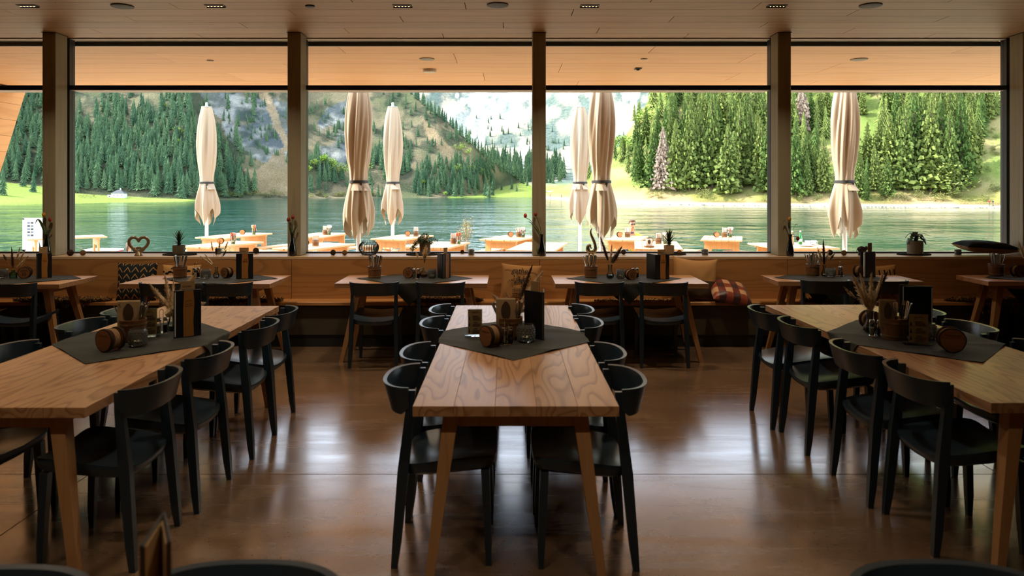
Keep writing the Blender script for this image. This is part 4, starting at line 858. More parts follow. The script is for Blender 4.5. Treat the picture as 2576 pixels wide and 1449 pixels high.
# leafy pot
def leaf_card(mb, p, L, w, R, m=0, up=.4):
    a, b = R.uniform(0, 2*PI), R.uniform(-.9, up); d = Vector((math.cos(a)*math.cos(b), math.sin(a)*math.cos(b), math.sin(b))); s = d.cross(Vector((R.uniform(-.4, .4), R.uniform(-.4, .4), 1))).normalized()*w; p = Vector(p)
    mb.add([p, p+d*L*.45+s, p+d*L, p+d*L*.45-s], [(0, 1, 2, 3)], m=m)
mat_(1062, 7.66, .170, 'round dark woven mat under the leafy green plant')
t = thing('leafy_plant', 'bushy small leaved plant trailing over a brown pot on the sill', 'plant', S(1069, 7.66)[:2]+(SILL_Z+.012,)); R = random.Random(9)
MB().lathe([(.054, 0), (.060, .12), (.055, .12), (.052, .10), (0, .10)], 26, cap=False).lathe([(.054, 0), (0, 0)], 26, cap=False).build('pot', M('pot_brown', '#6b5740', .6), t)
mb = MB(); st = MB()
for k in range(64):
    a = R.uniform(0, 2*PI); r = R.uniform(.02, .13); z1 = .12+R.uniform(-.02, .085)*(1-.2*r/.13); e = Vector((r*math.cos(a)*1.05, r*math.sin(a)*.8, z1))
    if k < 12: e = Vector((-.10-R.random()*.05, R.uniform(-.06, .03), R.uniform(.0, .10)))
    m_ = Vector((e.x*.5, e.y*.5, max(e.z, .12)+.025)); st.tube([(0, 0, .10), m_, e], .0014, 4)
    for q in range(17):
        s = R.uniform(.35, 1.0); p = (m_*(1-s)+e*s)+Vector((R.gauss(0, .008), R.gauss(0, .008), R.gauss(0, .008))); leaf_card(mb, p, R.uniform(.013, .022), R.uniform(.005, .008), R, R.choice([0, 0, 1]))
f = mb.build('foliage', [LEAFM, LEAFD], t); f['kind'] = 'stuff'; st.build('stems', LEAFD, t)
# wire basket
t = thing('wire_basket', 'open black wire basket bowl on the sill, left of the leafy plant', 'basket', S(928, 7.66)); mb = MB()
for k in range(34):
    a = 2*PI*k/34; e = R.uniform(.90, 1.18); pts = [((.048+.055*math.sin(PI*min(1.02, .10+v*.72*e))**.8-(.012 if v > .8 else 0))*math.cos(a+.06*v), (.048+.055*math.sin(PI*min(1.02, .10+v*.72*e))**.8-(.012 if v > .8 else 0))*math.sin(a+.06*v), .006+.138*v*e*.95) for v in [i/9 for i in range(10)]]; mb.tube(pts, [.0034]*7+[.003, .0022, .001], 5)
mb.build('wires', BLACK, t); MB().lathe([(.050, 0), (.056, .004), (.056, .010), (.046, .012)], 26).build('base_ring', BLACK, t)
# silver scroll
t = thing('scroll_sculpture', 'champagne silver curled tusk sculpture on the sill', 'sculpture', S(1487, 7.62), .1); mb = MB()
sc_ = .00058; raw = [(618, 612, 8), (600, 618, 13), (588, 598, 17), (590, 572, 21), (570, 556, 26), (544, 574, 32), (534, 622, 40), (552, 672, 46), (600, 694, 49), (652, 682, 48), (680, 636, 44), (682, 572, 40), (660, 504, 36), (628, 438, 33), (602, 376, 29), (592, 322, 23), (600, 282, 15), (616, 252, 4)]
pts = [((x-600)*sc_, 0, (738-z)*sc_+.004) for x, z, r in raw]; rad = [r*sc_ for x, z, r in raw]
for _ in range(2):
    P2, R2 = [pts[0]], [rad[0]]
    for (p, q, r1, r2) in zip(pts[:-1], pts[1:], rad[:-1], rad[1:]):
        P2 += [tuple(.75*a+.25*b for a, b in zip(p, q)), tuple(.25*a+.75*b for a, b in zip(p, q))]; R2 += [.75*r1+.25*r2, .25*r1+.75*r2]
    pts, rad = P2+[pts[-1]], R2+[rad[-1]]
mb.tube(pts, rad, 14, flat=.8); mb.build('scroll', M('champagne', '#b5a488', .16, metal=.9), t); MB().lathe([(.034, 0), (.036, .006), (.028, .018)], 20).build('foot', bpy.data.materials['champagne'], t)
for px, y, lab in [(549, 7.78, 'small candle glass against the glass, right of the left aloe'), (1185.5, 7.66, 'square candle glass on the sill before the outdoor shrub'), (1773.6, 7.66, 'candle glass on the sill, right of the right aloe'), (2410, 7.66, 'candle glass on the sill beside the navy cushion')]:
    x, yy, z = S(px, y); tealight((x, yy, z), lab, .062, .064, False)
# elephant
t = thing('elephant_figurine', 'small dark carved elephant walking right on the sill', 'figurine', S(2170, 7.63)); ELE = M('elephant_wood', '#33281f', .45); mb = MB()
mb.ball((-.012, 0, .064), (.046, .028, .031), 14, 10); mb.ball((.038, 0, .072), (.021, .019, .024), 12, 8)
mb.tube([(.055, 0, .072), (.068, 0, .050), (.074, 0, .028), (.084, 0, .014)], [.010, .008, .006, .004], 8); mb.tube([(-.056, 0, .072), (-.062, 0, .05), (-.062, 0, .035)], [.003, .002, .003], 6)
for x, s in ((-.040, -1), (-.030, 1), (.014, -1), (.026, 1)): mb.tube([(x, s*.015, .060), (x+.003, s*.015, .03), (x, s*.015, .0)], [.015, .012, .0125], 10)
mb.build('body', ELE, t)
for s in (-1, 1): MB().grid(6, 6, lambda u, v: (.034-.022*u+.004*math.sin(v*3), s*(.019+.010*u*math.sin(PI*v)), .086-.036*v*(.6+.4*u))).build('ear', ELE, t); MB().tube([(.056, s*.009, .060), (.068, s*.011, .052), (.078, s*.011, .056)], [.0025, .002, .001], 6).build('tusk', M('tusk', '#b9a47c', .4) if 'tusk' not in bpy.data.materials else bpy.data.materials['tusk'], t)
# broad leaved pot plant
mat_(2299, 7.68, .175, 'round dark woven mat under the broad leaved pot plant')
t = thing('pot_plant', 'plant with a few broad drooping leaves in a taupe pot, right sill', 'plant', S(2302, 7.68)[:2]+(SILL_Z+.012,)); R = random.Random(21)
MB().lathe([(.076, 0), (.080, .135), (.073, .135), (.07, .115), (0, .115)], 28, cap=False).lathe([(.076, 0), (0, 0)], 28, cap=False).build('pot', POT3, t)
mb = MB(); mb.grid(5, 9, lambda u, v: (.10*v, (u-.5)*.062*math.sin(PI*min(1, .06+v*.94))**.8*(1+.25*math.sin(v*15)), .030*math.sin(v*2.6)-.045*v*v-.010*abs(u-.5))); BL = mb.mesh('broad_leaf', LEAFD); st = MB()
for k in range(13):
    a = k*2.4; r = R.uniform(.0, .04); z = .15+R.uniform(0, .065); o = obj('leaf', BL, t, (r*math.cos(a), r*math.sin(a), z), (0, R.uniform(-.35, .3), a)); o.scale = (R.uniform(.75, 1.1),)*3; st.tube([(0, 0, .11), (r*.4*math.cos(a), r*.4*math.sin(a), z-.02), (r*math.cos(a), r*math.sin(a), z)], .003, 5)
st.build('stems', LEAFD, t)
# ------------------------------------------------------------------ terrace
TZ = -0.3
DECK = wood('terrace_deck', '#cdb795', '#a08866', 'x', 5, .2, .7, .2)
poly = [(-16, 7.98), (16, 7.98), (16, 19.6), (-4.6, 20.0), (-5.4, 21.9), (-9.6, 21.9), (-10.2, 19.8), (-16, 19.8)]
struct(MB().prism([(x, y) for x, y in poly], TZ-.18, TZ).build('terrace_floor', DECK), 'sunlit timber terrace between the house and the lake', 'terrace')
PICN = wood('picnic_plank', '#d9b183', '#b9854f', 'y', 5, .12, .55, .18, .4); PICL = wood('picnic_leg', '#d6a36a', '#b07a42', 'z', 5, .12, .55, .15, .4); WIRE = M('brace_wire', '#8d8f8c', .4, metal=.7)
def picnic_table(lab, cx, cy, w, l, rz, h=.75, nb=6, name='picnic_table', cat='table', group='terrace tables'):
    t = thing(name, lab, cat, (cx, cy, TZ), rz, group); pw = w/nb; R = random.Random(int(cx*100+cy))
    for k in range(nb): MB().box((0, 0, 0), (pw-.006, l+R.uniform(-.02, .02), .034), .004).build('plank', PICN, t, (-(w-pw)/2+k*pw, 0, h-.017))
    for s in (-1, 1):
        y = s*(l/2-.17); MB().box((0, 0, 0), (w*.86, .07, .04), .003).build('batten', PICN, t, (0, y, h-.055))
        for q in (-1, 1):
            zt = h-.075; x0, x1 = q*(w*.33), q*(w*.40)
            if h > .6: MB().hexa([(x1-.045, y-.02, 0), (x1+.045, y-.02, 0), (x1+.045, y+.02, 0), (x1-.045, y+.02, 0)], [(x0-.07, y-.02, zt), (x0+.07, y-.02, zt), (x0+.07, y+.02, zt), (x0-.07, y+.02, zt)]).build('leg', PICL, t)
            else: MB().leg((x1, y, 0), (x0*.9, y, zt), .05, .075, .04, .04).build('leg', PICL, t)
        MB().box((0, y, h-.14), (w*.62, .036, .13), .003).build('cross_board', PICL, t)
        if h > .6:
            for q in (-1, 1): MB().tube([(q*.03, s*.06, h-.09), (q*w*.30, y-s*.03, .26)], .005, 5).build('brace', WIRE, t)
    return t
D = math.radians
TB = {}
for key, lab, cx, cy, w, l, rz in [('a', 'terrace table of the man in yellow', 2.67, 16.31, .78, 1.42, -17.5), ('b', 'terrace table standing alone right of the right aloe', 4.78, 16.25, .86, 1.40, -18), ('c', 'broad terrace table behind the right aloe pot', 2.94, 14.35, .88, 1.95, -9.6),
        ('d', 'terrace table left of the central column, farther one', .06, 16.35, .88, 1.35, -24), ('e', 'low terrace table seen behind the central column', .60, 14.05, .88, 1.95, -12), ('f', 'terrace table behind the white umbrella pole, left of the leafy plant', -2.38, 16.6, .85, 1.45, -20),
        ('g', 'terrace table behind the leafy plant', -1.36, 14.45, .86, 1.45, -14), ('h', 'nearer terrace table right of the left aloe', -5.70, 14.6, .78, 1.50, -22), ('i', 'farther terrace table under the leftmost umbrella', -6.42, 17.2, .85, 1.75, -16),
        ('j', 'nearer terrace table right of the second column', -3.72, 14.1, .84, 1.50, -22), ('k', 'farther terrace table right of the second column', -4.46, 17.35, .85, 1.50, -12), ('l', 'terrace table in front of the white notice board', -10.05, 16.6, .80, 1.55, -52), ('m', 'terrace table with green bottle and white cups', 5.55, 14.25, 1.2, 1.35, 6)]:
    TB[key] = (picnic_table(lab, cx, cy, w, l, D(rz)), cx, cy, D(rz))
for lab, cx, cy, l, rz, h in [('terrace bench left of the farther central table', -.47, 16.5, 1.5, -24, .45), ('terrace bench right of the broad terrace table', 4.02, 16.3, 1.2, -25, .45), ('terrace bench before the table with green bottle', 5.25, 16.2, .9, 30, .45),
        ('terrace bench right of the nearer left table', -5.72, 17.7, 1.7, -32, .45), ('short terrace bench left of the second column', -5.25, 16.6, 1.1, -60, .45), ('terrace bench behind the wire basket', -3.72, 17.4, 1.3, -40, .45), ('terrace bench just left of the wire basket', -3.2, 16.1, 1.1, -50, .45), ('terrace bench behind the leafy plant, left side', -2.45, 17.9, 1.5, -40, .45), ('terrace bench behind the umbrella pole near the leafy plant', -2.05, 16.95, 1.2, -50, .45), ('terrace bench left of the table of the man in yellow', 1.75, 16.0, 1.4, -35, .45)]:
    picnic_table(lab, cx, cy, .38, l, D(rz), h, 3, 'picnic_bench', 'bench', 'terrace benches')
picnic_table('low terrace seat under the man in yellow', 2.98, 17.38, .36, 1.1, D(72), .27, 3, 'picnic_bench', 'bench', 'terrace benches')
def tp(key, u, v, z=.75):
    t, cx, cy, r = TB[key]; return (cx+u*math.cos(r)-v*math.sin(r), cy+u*math.sin(r)+v*math.cos(r), TZ+z)
PGREEN = M('napkin_green', '#4f9a4a', .8); PPINK = M('napkin_pink', '#d98a7a', .8)
def glass_flowers(loc, lab, seed):
    t = thing('napkin_glass', lab, 'glass', loc, 0, 'napkin glasses on the terrace'); R = random.Random(seed)
    MB().lathe([(.035, 0), (.055, .17), (.052, .17), (.033, .006), (0, .006)], 18, cap=False).build('glass_body', GLASSC, t)
    MB().lathe([(.030, .008), (.036, .055), (.002, .056)], 14).build('green_filling', PGREEN, t); mb = MB()
    for k in range(14):
        a = R.uniform(0, 6.3); mb.box((.025*math.cos(a), .025*math.sin(a), .16), (.05, .003, .14), rot=(R.uniform(-.25, .25), R.uniform(-.3, .3), a), m=R.choice([0, 0, 0, 1, 2]))
    o = mb.build('napkins', [PAPERW, PPINK, M('napkin_yellow', '#d8b65a', .8) if 'napkin_yellow' not in bpy.data.materials else bpy.data.materials['napkin_yellow']], t); o['kind'] = 'stuff'
LOGL = None
def out_set(key, who, u=0, v=0, log=True, tb=True, gl=True, sg=0):
    global LOGF
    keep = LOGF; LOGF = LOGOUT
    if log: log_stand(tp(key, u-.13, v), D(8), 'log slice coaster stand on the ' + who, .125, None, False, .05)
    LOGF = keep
    if tb:
        x, y, z = tp(key, u+.04, v+.08); tub((x, y, z), 'wooden cutlery tub on the ' + who, .13, .11, 0, 'cutlery tubs on the terrace'); cutlery(x, y, z, .058, 6, 'tub on the ' + who, 50+sg, 'cutlery on the ' + who, .3)
        napkins(x, y-.01, z+.06, .2, 'white napkin pack in the tub on the ' + who, .10, .15, PAPERW, 0, False)
    if gl: glass_flowers(tp(key, u+.17, v+.02), 'glass of folded napkins on the ' + who, 60+sg)
LOGOUT = wood('log_face_sunlit', '#d39a66', '#a9683a', 'x', 8, .08, .5, .2)  # paler copy of the log face, sunlight put into its colour
out_set('a', 'table of the man in yellow', -.06, .15, True, True, False, 1); out_set('b', 'terrace table standing alone', 0, .22, sg=2); out_set('c', 'broad table behind the right aloe', 0, .25, sg=3); out_set('d', 'farther table left of the central column', .05, .2, sg=4)
out_set('f', 'table left of the leafy plant', .12, .25, True, True, False, 5); out_set('g', 'table behind the leafy plant', .2, .1, False, True, True, 6); out_set('h', 'nearer table right of the left aloe', .12, -.05, True, False, True, 7); out_set('i', 'farther table under the leftmost umbrella', .18, .2, True, False, True, 8); out_set('j', 'nearer table right of the second column', .0, -.12, True, True, False, 9); out_set('k', 'farther table right of the second column', .1, -.1, False, True, True, 10)
x, y, z = tp('c', -.17, -.62); MB(); t = thing('cutlery_tub', 'wooden tub holding a napkin pack with brown emblem, broad terrace table', 'tub', (x, y, z)); MB().lathe([(.085, 0), (.10, .02), (.10, .03), (.0, .03)], 24).build('tray', TUBW, t)
napkins(x, y, z+.03, .1, 'napkin pack with brown emblem on the broad terrace table', .12, .13, PAPERW)
# bottle, cups, plate on the right-hand table
t = thing('glass_bottle', 'green glass bottle with white label on the right terrace table', 'bottle', tp('m', .24, .12)); MB().lathe([(.033, 0), (.035, .01), (.035, .14), (.014, .20), (.013, .255), (.015, .26)], 20).build('glass_body', M('bottle_green', '#2f9a4c', .12, trans=.4), t); MB().lathe([(.0356, .06), (.0356, .115)], 20, cap=False).build('label', PAPERW, t); MB().lathe([(.0155, .25), (.0155, .275), (.004, .277)], 14).build('cap', PAPERW, t)
t = thing('glass_bottle', 'brown glass bottle half hidden by the dark tulip vase', 'bottle', tp('m', .06, .10)); MB().lathe([(.033, 0), (.035, .01), (.035, .14), (.014, .20), (.013, .255), (.015, .26)], 20).build('glass_body', M('bottle_brown', '#b9986a', .12, trans=.4), t); MB().lathe([(.0155, .25), (.0155, .275), (.004, .277)], 14).build('cap', PAPERW, t)
PORC = M('porcelain', '#f4f2ec', .25)
for u, v, lab in ((.34, .02, 'white cup with green band next to the green bottle'), (.48, .05, 'white cup at the right end of the terrace table')):
    t = thing('coffee_cup', lab, 'cup', tp('m', u, v)); MB().lathe([(.028, 0), (.048, .03), (.055, .085), (.051, .085), (.044, .03), (0, .015)], 22, cap=False).lathe([(.028, 0), (0, .001)], 22, cap=False).build('bowl', PORC, t); MB().tube([(.052, 0, .07), (.078, 0, .065), (.078, 0, .035), (.047, 0, .025)], .005, 6).build('handle', PORC, t); MB().lathe([(.04, 0), (.075, .008), (.075, .011), (.03, .005)], 24).build('saucer', PORC, t)
t = thing('dinner_plate', 'white plate with folded napkin on the right terrace table', 'plate', tp('m', .16, -.25)); MB().lathe([(.08, 0), (.135, .014), (.137, .018), (.08, .006), (0, .006)], 28).build('plate', PORC, t); MB().box((0, 0, .02), (.12, .10, .016), .004, rot=(0, 0, .3)).build('folded_napkin', PAPERW, t)
# ------------------------------------------------------------------ closed umbrellas
m_, t_, n_, l_, b_ = nmat('umbrella_cloth'); mp_ = mapping(n_, l_, 'Object'); nz_ = noise(n_, l_, mp_.outputs[0], 160, 3); l_.new(mix(n_, l_, '#b3a28b', '#a3927b', nz_.outputs[0]), b_.inputs['Base Color']); setp(b_, rough=.9, spec=.15); UMB = m_
POLE = M('umbrella_pole', '#e3e3e0', .35); STRAP = M('strap', '#2b2a26', .7); CAPM = M('umbrella_cap', '#9c9f9a', .45)
def umbrella(x, y, lab, seed, zb=1.68, tip=.70, top=3.42, twist=.25):
    t = thing('closed_umbrella', lab, 'umbrella', (x, y, TZ), 0, 'closed cream umbrellas'); R = random.Random(seed); z0 = TZ
    MB().lathe([(.30, 0), (.30, .03), (.06, .05), (.04, .06)], 28).lathe([(.038, .05), (.038, top-z0)], 18).build('pole', POLE, t)
    ph = [R.uniform(0, 6.3) for _ in range(8)]; am = [R.uniform(.5, 1.1) for _ in range(8)]
    NT, NZ = 144, 64
    def fold(a, s): return .55*am[0]*math.sin(8*a+ph[0])+.35*am[1]*math.sin(13*a+ph[1]+2*s)+.30*am[2]*math.sin(5*a+ph[2]-s)
    def up(u, v):
        a = u*2*PI; z = top+(zb-top)*v
        r = .108+.105*math.sin(PI*min(1, v**.85*.93))**.9*(1 if v < .72 else 1); r = r if v < .8 else r*(1-(v-.8)/.2)+.150*((v-.8)/.2)
        f = fold(a+twist*v, v*2); f = -abs(f)**.8 if f < 0 else .55*f
        r *= 1+f*(.05+.26*math.sin(PI*min(1, v*.9+.08)))
        return (r*math.cos(a), r*math.sin(a), z-z0)
    mb = MB(); mb.grid(NT, NZ, up, wrap=True)
    k1, k2 = 4, .5+R.uniform(-.10, .10)
    def low(u, v):
        a = u*2*PI; pet = abs(((a*k1/(2*PI)+k2) % 1)*2-1)     # hem points
        hem = tip+.40*pet**1.15; z = zb+(hem-zb)*v
        vv = (zb-z)/(zb-tip); r = .150+.075*math.sin(PI*min(1, vv*.86))-.030*vv**3
        f = .5*math.sin(6*a+ph[4]+vv)+.4*math.sin(9*a+ph[5]-1.5*vv)+.2*math.sin(15*a+ph[6])
        r *= 1+f*(.05+.26*min(1, vv*2))*(1 if f > 0 else .8); r = max(.05, r+.045*pet*v*vv)
        return (r*math.cos(a), r*math.sin(a), z-z0)
    mb.grid(NT, 40, low, wrap=True)
    for q in range(R.choice([1, 2])):      # ruffle of loose cloth under the strap
        a0 = R.uniform(-2.6, -.5)
        mb.grid(14, 7, lambda u, v: ((.152+.13*v*(.6+.4*math.sin(PI*u)))*math.cos(a0+(u-.5)*(1.0-.2*v)+.14*math.sin(u*14)*v), (.152+.13*v*(.6+.4*math.sin(PI*u)))*math.sin(a0+(u-.5)*(1.0-.2*v)+.14*math.sin(u*14)*v), zb-.02-.13*v**.8-z0))
    mb.build('canopy', UMB, t)
    MB().lathe([(.153, -.022), (.166, -.022), (.166, .022), (.153, .022)], 40, (0, 0, zb-z0), cap=False, fr=lambda a, j: 1+.03*math.sin(5*a+ph[0])).box((.165*math.cos(-1.2), .165*math.sin(-1.2), zb-z0-.10), (.035, .012, .17), rot=(0, .12, 0)).build('strap', STRAP, t)
    MB().lathe([(.112, -.012), (.118, 0), (.112, .014), (.04, .02), (.030, .05), (.030, .10), (.012, .115)], 26, (0, 0, top-z0)).build('top_cap', CAPM, t)
    for k in range(4):
        a = PI/4+k*PI/2; MB().tube([(.055*math.cos(a), .055*math.sin(a), zb-z0), (.075*math.cos(a), .075*math.sin(a), tip-z0+.10)], .012, 6).build('strut', POLE, t)
for px, y, lab, sd in [(520, 16.8, 'leftmost closed cream umbrella with its top in view', 1), (902, 12.45, 'large closed umbrella right of the second column, top hidden', 2), (988, 16.8, 'smaller closed umbrella behind the leafy plant', 3), (1459, 16.8, 'smaller closed umbrella just right of the central column', 4), (1513, 12.45, 'large closed umbrella with hanging strap, right of the central column', 5), (2125, 12.45, 'large closed umbrella in the right window', 6)]:
    umbrella((px-PX)*y/K, y, lab, sd)
# ------------------------------------------------------------------ notice board, red bench, shrubs
x, y = (104-PX)*18.2/K, 18.2; t = thing('notice_board', 'white notice board with rows of small photographs, far left', 'sign', (x, y, TZ)); WHT = M('board_white', '#eef0ee', .5); ALUF = M('board_frame', '#c8cbca', .4)
MB().box((0, 0, .70), (.82, .03, .78)).build('panel', WHT, t); fr_ = MB()
for a, b, c, d in ((-.43, .0, .05, 1.10), (.43, 0, .05, 1.10)): fr_.box((a, 0, d/2), (c, .05, d))
fr_.box((0, 0, 1.09), (.91, .05, .04)).box((0, 0, .30), (.91, .05, .04)); fr_.build('frame', ALUF, t)
PH = [M('photo_print_%s' % c, h, .6) for c, h in (('blue', '#5b6a7a'), ('dark', '#2f353b'))]
for j in range(5):
    for i in range(2): MB().prism([(-.34+i*.085, .965-j*.078), (-.27+i*.085, .965-j*.078), (-.27+i*.085, 1.01-j*.078), (-.34+i*.085, 1.01-j*.078)], -.0175, -.0165, ax='y').build('photo', PH[(i+j) % 2], t)
x0, x1 = (222-PX)*20.6/K, (300-PX)*20.6/K; RED = M('red_lacquer', '#b5281c', .45)
t = thing('red_bench', 'long red sided bench with a white top, beyond the left table', 'bench', ((x0+x1)/2, 20.6, TZ)); MB().box((0, 0, .0), (x1-x0, .4, .22), .01).build('red_side', RED, t, (0, 0, -.03)); MB().box((0, 0, .11), (x1-x0+.04, .44, .045), .01).build('white_top', WHT, t); MB().box(((x1-x0)/2-.06, -.21, -.05), (.07, .03, .30)).build('wooden_post', PICL, t)
x0, x1 = (302-PX)*20.6/K, (345-PX)*20.6/K
t = thing('red_bench', 'short red sided bench next to the woman with the ponytail', 'bench', ((x0+x1)/2, 20.6, TZ)); MB().box((0, 0, 0), (x1-x0, .4, .20), .01).build('red_side', RED, t, (0, 0, -.08)); MB().box((0, 0, .03), (x1-x0+.02, .42, .03), .01).build('white_top', WHT, t)
def shrub(px, y, lab, h, spread, n, cols, seed, nst=9):
    t = thing('leafy_shrub', lab, 'shrub', ((px-PX)*y/K, y, TZ-.05)); R = random.Random(seed); st = MB(); lf = MB()
    for k in range(nst):
        a = R.uniform(0, 6.3); e = Vector((R.gauss(0, spread*.5), R.gauss(0, spread*.4), h*R.uniform(.65, 1.0))); m1 = Vector((e.x*.35, e.y*.35, e.z*.5)); st.tube([(e.x*.12, e.y*.12, 0), m1, e], [.012, .008, .003], 5)
        for q in range(n):
            s = R.uniform(.25, 1); p = m1*(1-s)+e*s+Vector((R.gauss(0, .05), R.gauss(0, .05), R.gauss(0, .05))); leaf_card(lf, p, R.uniform(.02, .045), R.uniform(.008, .016), R, R.choice([0, 0, 1, 2]))
    st.build('branches', M('branch_%d' % seed, '#7c6a4e', .8), t); o = lf.build('foliage', cols, t); o['kind'] = 'stuff'
YL = [M('leaf_yellow', '#b9a44e', .6), M('leaf_olive', '#7d7a42', .6), M('leaf_bronze', '#6b4a30', .6)]
shrub(1172, 18.9, 'sparse yellow leaved shrub at the terrace edge, centre', 1.20, .30, 44, YL, 31, 11); shrub(1526, 18.6, 'low yellow green bush behind the large umbrella pole', .62, .30, 60, [YL[0], YL[1], YL[1]], 32, 9)
shrub(560, 21.3, 'grassy green tuft at the terrace edge under the left tables', .25, .5, 50, [LEAFM, YL[1], LEAFM], 33, 10)
# ------------------------------------------------------------------ people
SKIN = M('skin', '#d79a78', .55, sub=.05); SHIRTY = M('shirt_yellow', '#e8d24a', .8); DARKC = M('jacket_dark', '#1d2125', .8); TROU = M('trousers_grey', '#4c5056', .85); GREYC = M('shirt_grey', '#8e959a', .85); REDC = M('jacket_red', '#b3241c', .8); BLUEC = M('jacket_navy', '#1f2c40', .8); HAIRB = M('hair_brown', '#5b3a22', .7); HAIRF = M('hair_fair', '#c9a877', .7)
def person(name_lab, loc, rz, scale, pose, mats, hair, extra=None):
    """continuous skinned body; pose gives joints in metres, facing -y at rz=0. mats = (skin, top, trousers)"""
    root = thing('person', name_lab, 'person', loc, rz)
    J = pose; me = bpy.data.meshes.new('b'); names = list(J); idx = {n: i for i, n in enumerate(names)}
    E = [e for e in [('pelvis', 'spine'), ('spine', 'chest'), ('chest', 'neck'), ('neck', 'headb'), ('headb', 'headt')] + [(a+s, b+s) for s in 'lr' for a, b in (('shoulder', 'elbow'), ('elbow', 'wrist'), ('wrist', 'hand'), ('hip', 'knee'), ('knee', 'ankle'), ('ankle', 'toe'))] + [('chest', 'shoulder'+s) for s in 'lr'] + [('pelvis', 'hip'+s) for s in 'lr']]
    fing = [(s, k) for s in 'lr' for k in range(5)]
    vs = [J[n][0] for n in names]; rad = [J[n][1] for n in names]; ed = [(idx[a], idx[b]) for a, b in E]
    for s, k in fing:
        h = Vector(J['hand'+s][0]); w = Vector(J['wrist'+s][0]); d = (h-w).normalized(); sd = d.cross(Vector((0, 0, 1))); sd = sd.normalized() if sd.length > .1 else Vector((1, 0, 0)); q = (k-1.5)*.018 if k < 4 else .045
        L = [.060, .070, .066, .050, .035][k]; b = len(vs); vs += [tuple(h+sd*q*.6), tuple(h+sd*q+d*L*.55), tuple(h+sd*q+d*L-Vector((0, 0, .018)))]; rad += [.012, .009, .008]; ed += [(idx['hand'+s], b), (b, b+1), (b+1, b+2)]
    me.from_pydata([tuple(v) for v in vs], ed, []); o = bpy.data.objects.new('b', me); COL.objects.link(o)
    sk = o.modifiers.new('s', 'SKIN'); ss = o.modifiers.new('u', 'SUBSURF'); ss.levels = ss.render_levels = 1; sk.use_smooth_shade = True
    for i, r in enumerate(rad): me.skin_vertices[0].data[i].radius = (r if isinstance(r, tuple) else (r, r))
    me.skin_vertices[0].data[idx['pelvis']].use_root = True
    dg = bpy.context.evaluated_depsgraph_get(); dg.update(); bm_ = bpy.data.meshes.new_from_object(o.evaluated_get(dg)); bpy.data.objects.remove(o)
    # head features join the same mesh
    hb, ht = Vector(J['headb'][0]), Vector(J['headt'][0]); c = hb*.42+ht*.58; hh = (ht-hb).length
    mb = MB(); mb.v = [tuple(v.co) for v in bm_.vertices]; mb.f = [tuple(p.vertices) for p in bm_.polygons]; mb.sm = [True]*len(mb.f); mb.mi = [0]*len(mb.f)
    up = (ht-hb).normalized(); fw = Vector(J.get('face', ((0, -1, 0),))[0]) if 'face' in J else Vector((0, -1, 0)); sd = up.cross(fw).normalized()
    for i, f in enumerate(mb.f):
        ctr = sum((Vector(mb.v[k]) for k in f), Vector())/len(f)
        dn = {n: (ctr-Vector(J[n][0])).length for n in names}; n = min(dn, key=dn.get)
        mb.mi[i] = 0 if n in ('headb', 'headt', 'neck') or n.startswith('hand') or (n.startswith('wrist') and not J.get('long')) else 2 if n[:-1] in ('hip', 'knee') or n == 'pelvis' else 3 if n[:-1] in ('ankle', 'toe') else 1
        if (Vector(J['handl'][0])-ctr).length < .11 or (Vector(J['handr'][0])-ctr).length < .11: mb.mi[i] = 0
    R3 = Matrix((sd, -fw, up)).transposed().to_4x4(); mb.M = Matrix.Translation(c) @ R3
    mb.ball((0, 0, .0), (.075, .092, .112), 18, 14)                        # skull
    mb.ball((0, -.045, -.07), (.050, .045, .045), 12, 8)                   # jaw
    mb.add([(-.014, -.088, -.03), (.014, -.088, -.03), (0, -.118, -.028), (0, -.088, .02)], [(0, 1, 2), (0, 2, 3), (1, 3, 2)], True)   # nose
    for s in (-1, 1): mb.ball((s*.076, .005, -.012), (.010, .020, .032), 8, 6)    # ears
    body = mb.build('body', [mats[0], mats[1], mats[2], mats[3]], root)
    f = MB(); f.M = Matrix.Translation(c) @ R3
    for s in (-1, 1): f.ball((s*.030, -.086, .012), (.013, .007, .008), 8, 6); f.box((s*.030, -.090, .034), (.035, .008, .006))
    f.box((0, -.0905, -.066), (.045, .006, .008)); f.build('face_features', M('features_dark', '#4a2a22', .6) if 'features_dark' not in bpy.data.materials else bpy.data.materials['features_dark'], root)
    hm = MB(); hm.M = Matrix.Translation(c) @ R3
    hm.grid(20, 9, lambda u, v: ((.081+.004*math.sin(u*40))*math.sin(v*1.75)*math.cos(u*2*PI), .012+.098*math.sin(v*1.75)*math.sin(u*2*PI), .012+.112*math.cos(v*(1.75 if math.sin(u*2*PI) > -.25 else 1.05))), wrap=True)
    if extra: extra(hm, 'hair')
    hm.build('hair', hair, root)
    if extra:
        gm = MB(); gm.M = Matrix.Translation(c) @ R3; extra(gm, 'gear')
    root.scale = (scale,)*3; root['_'] = 0; del root['_']
    return root, c, R3
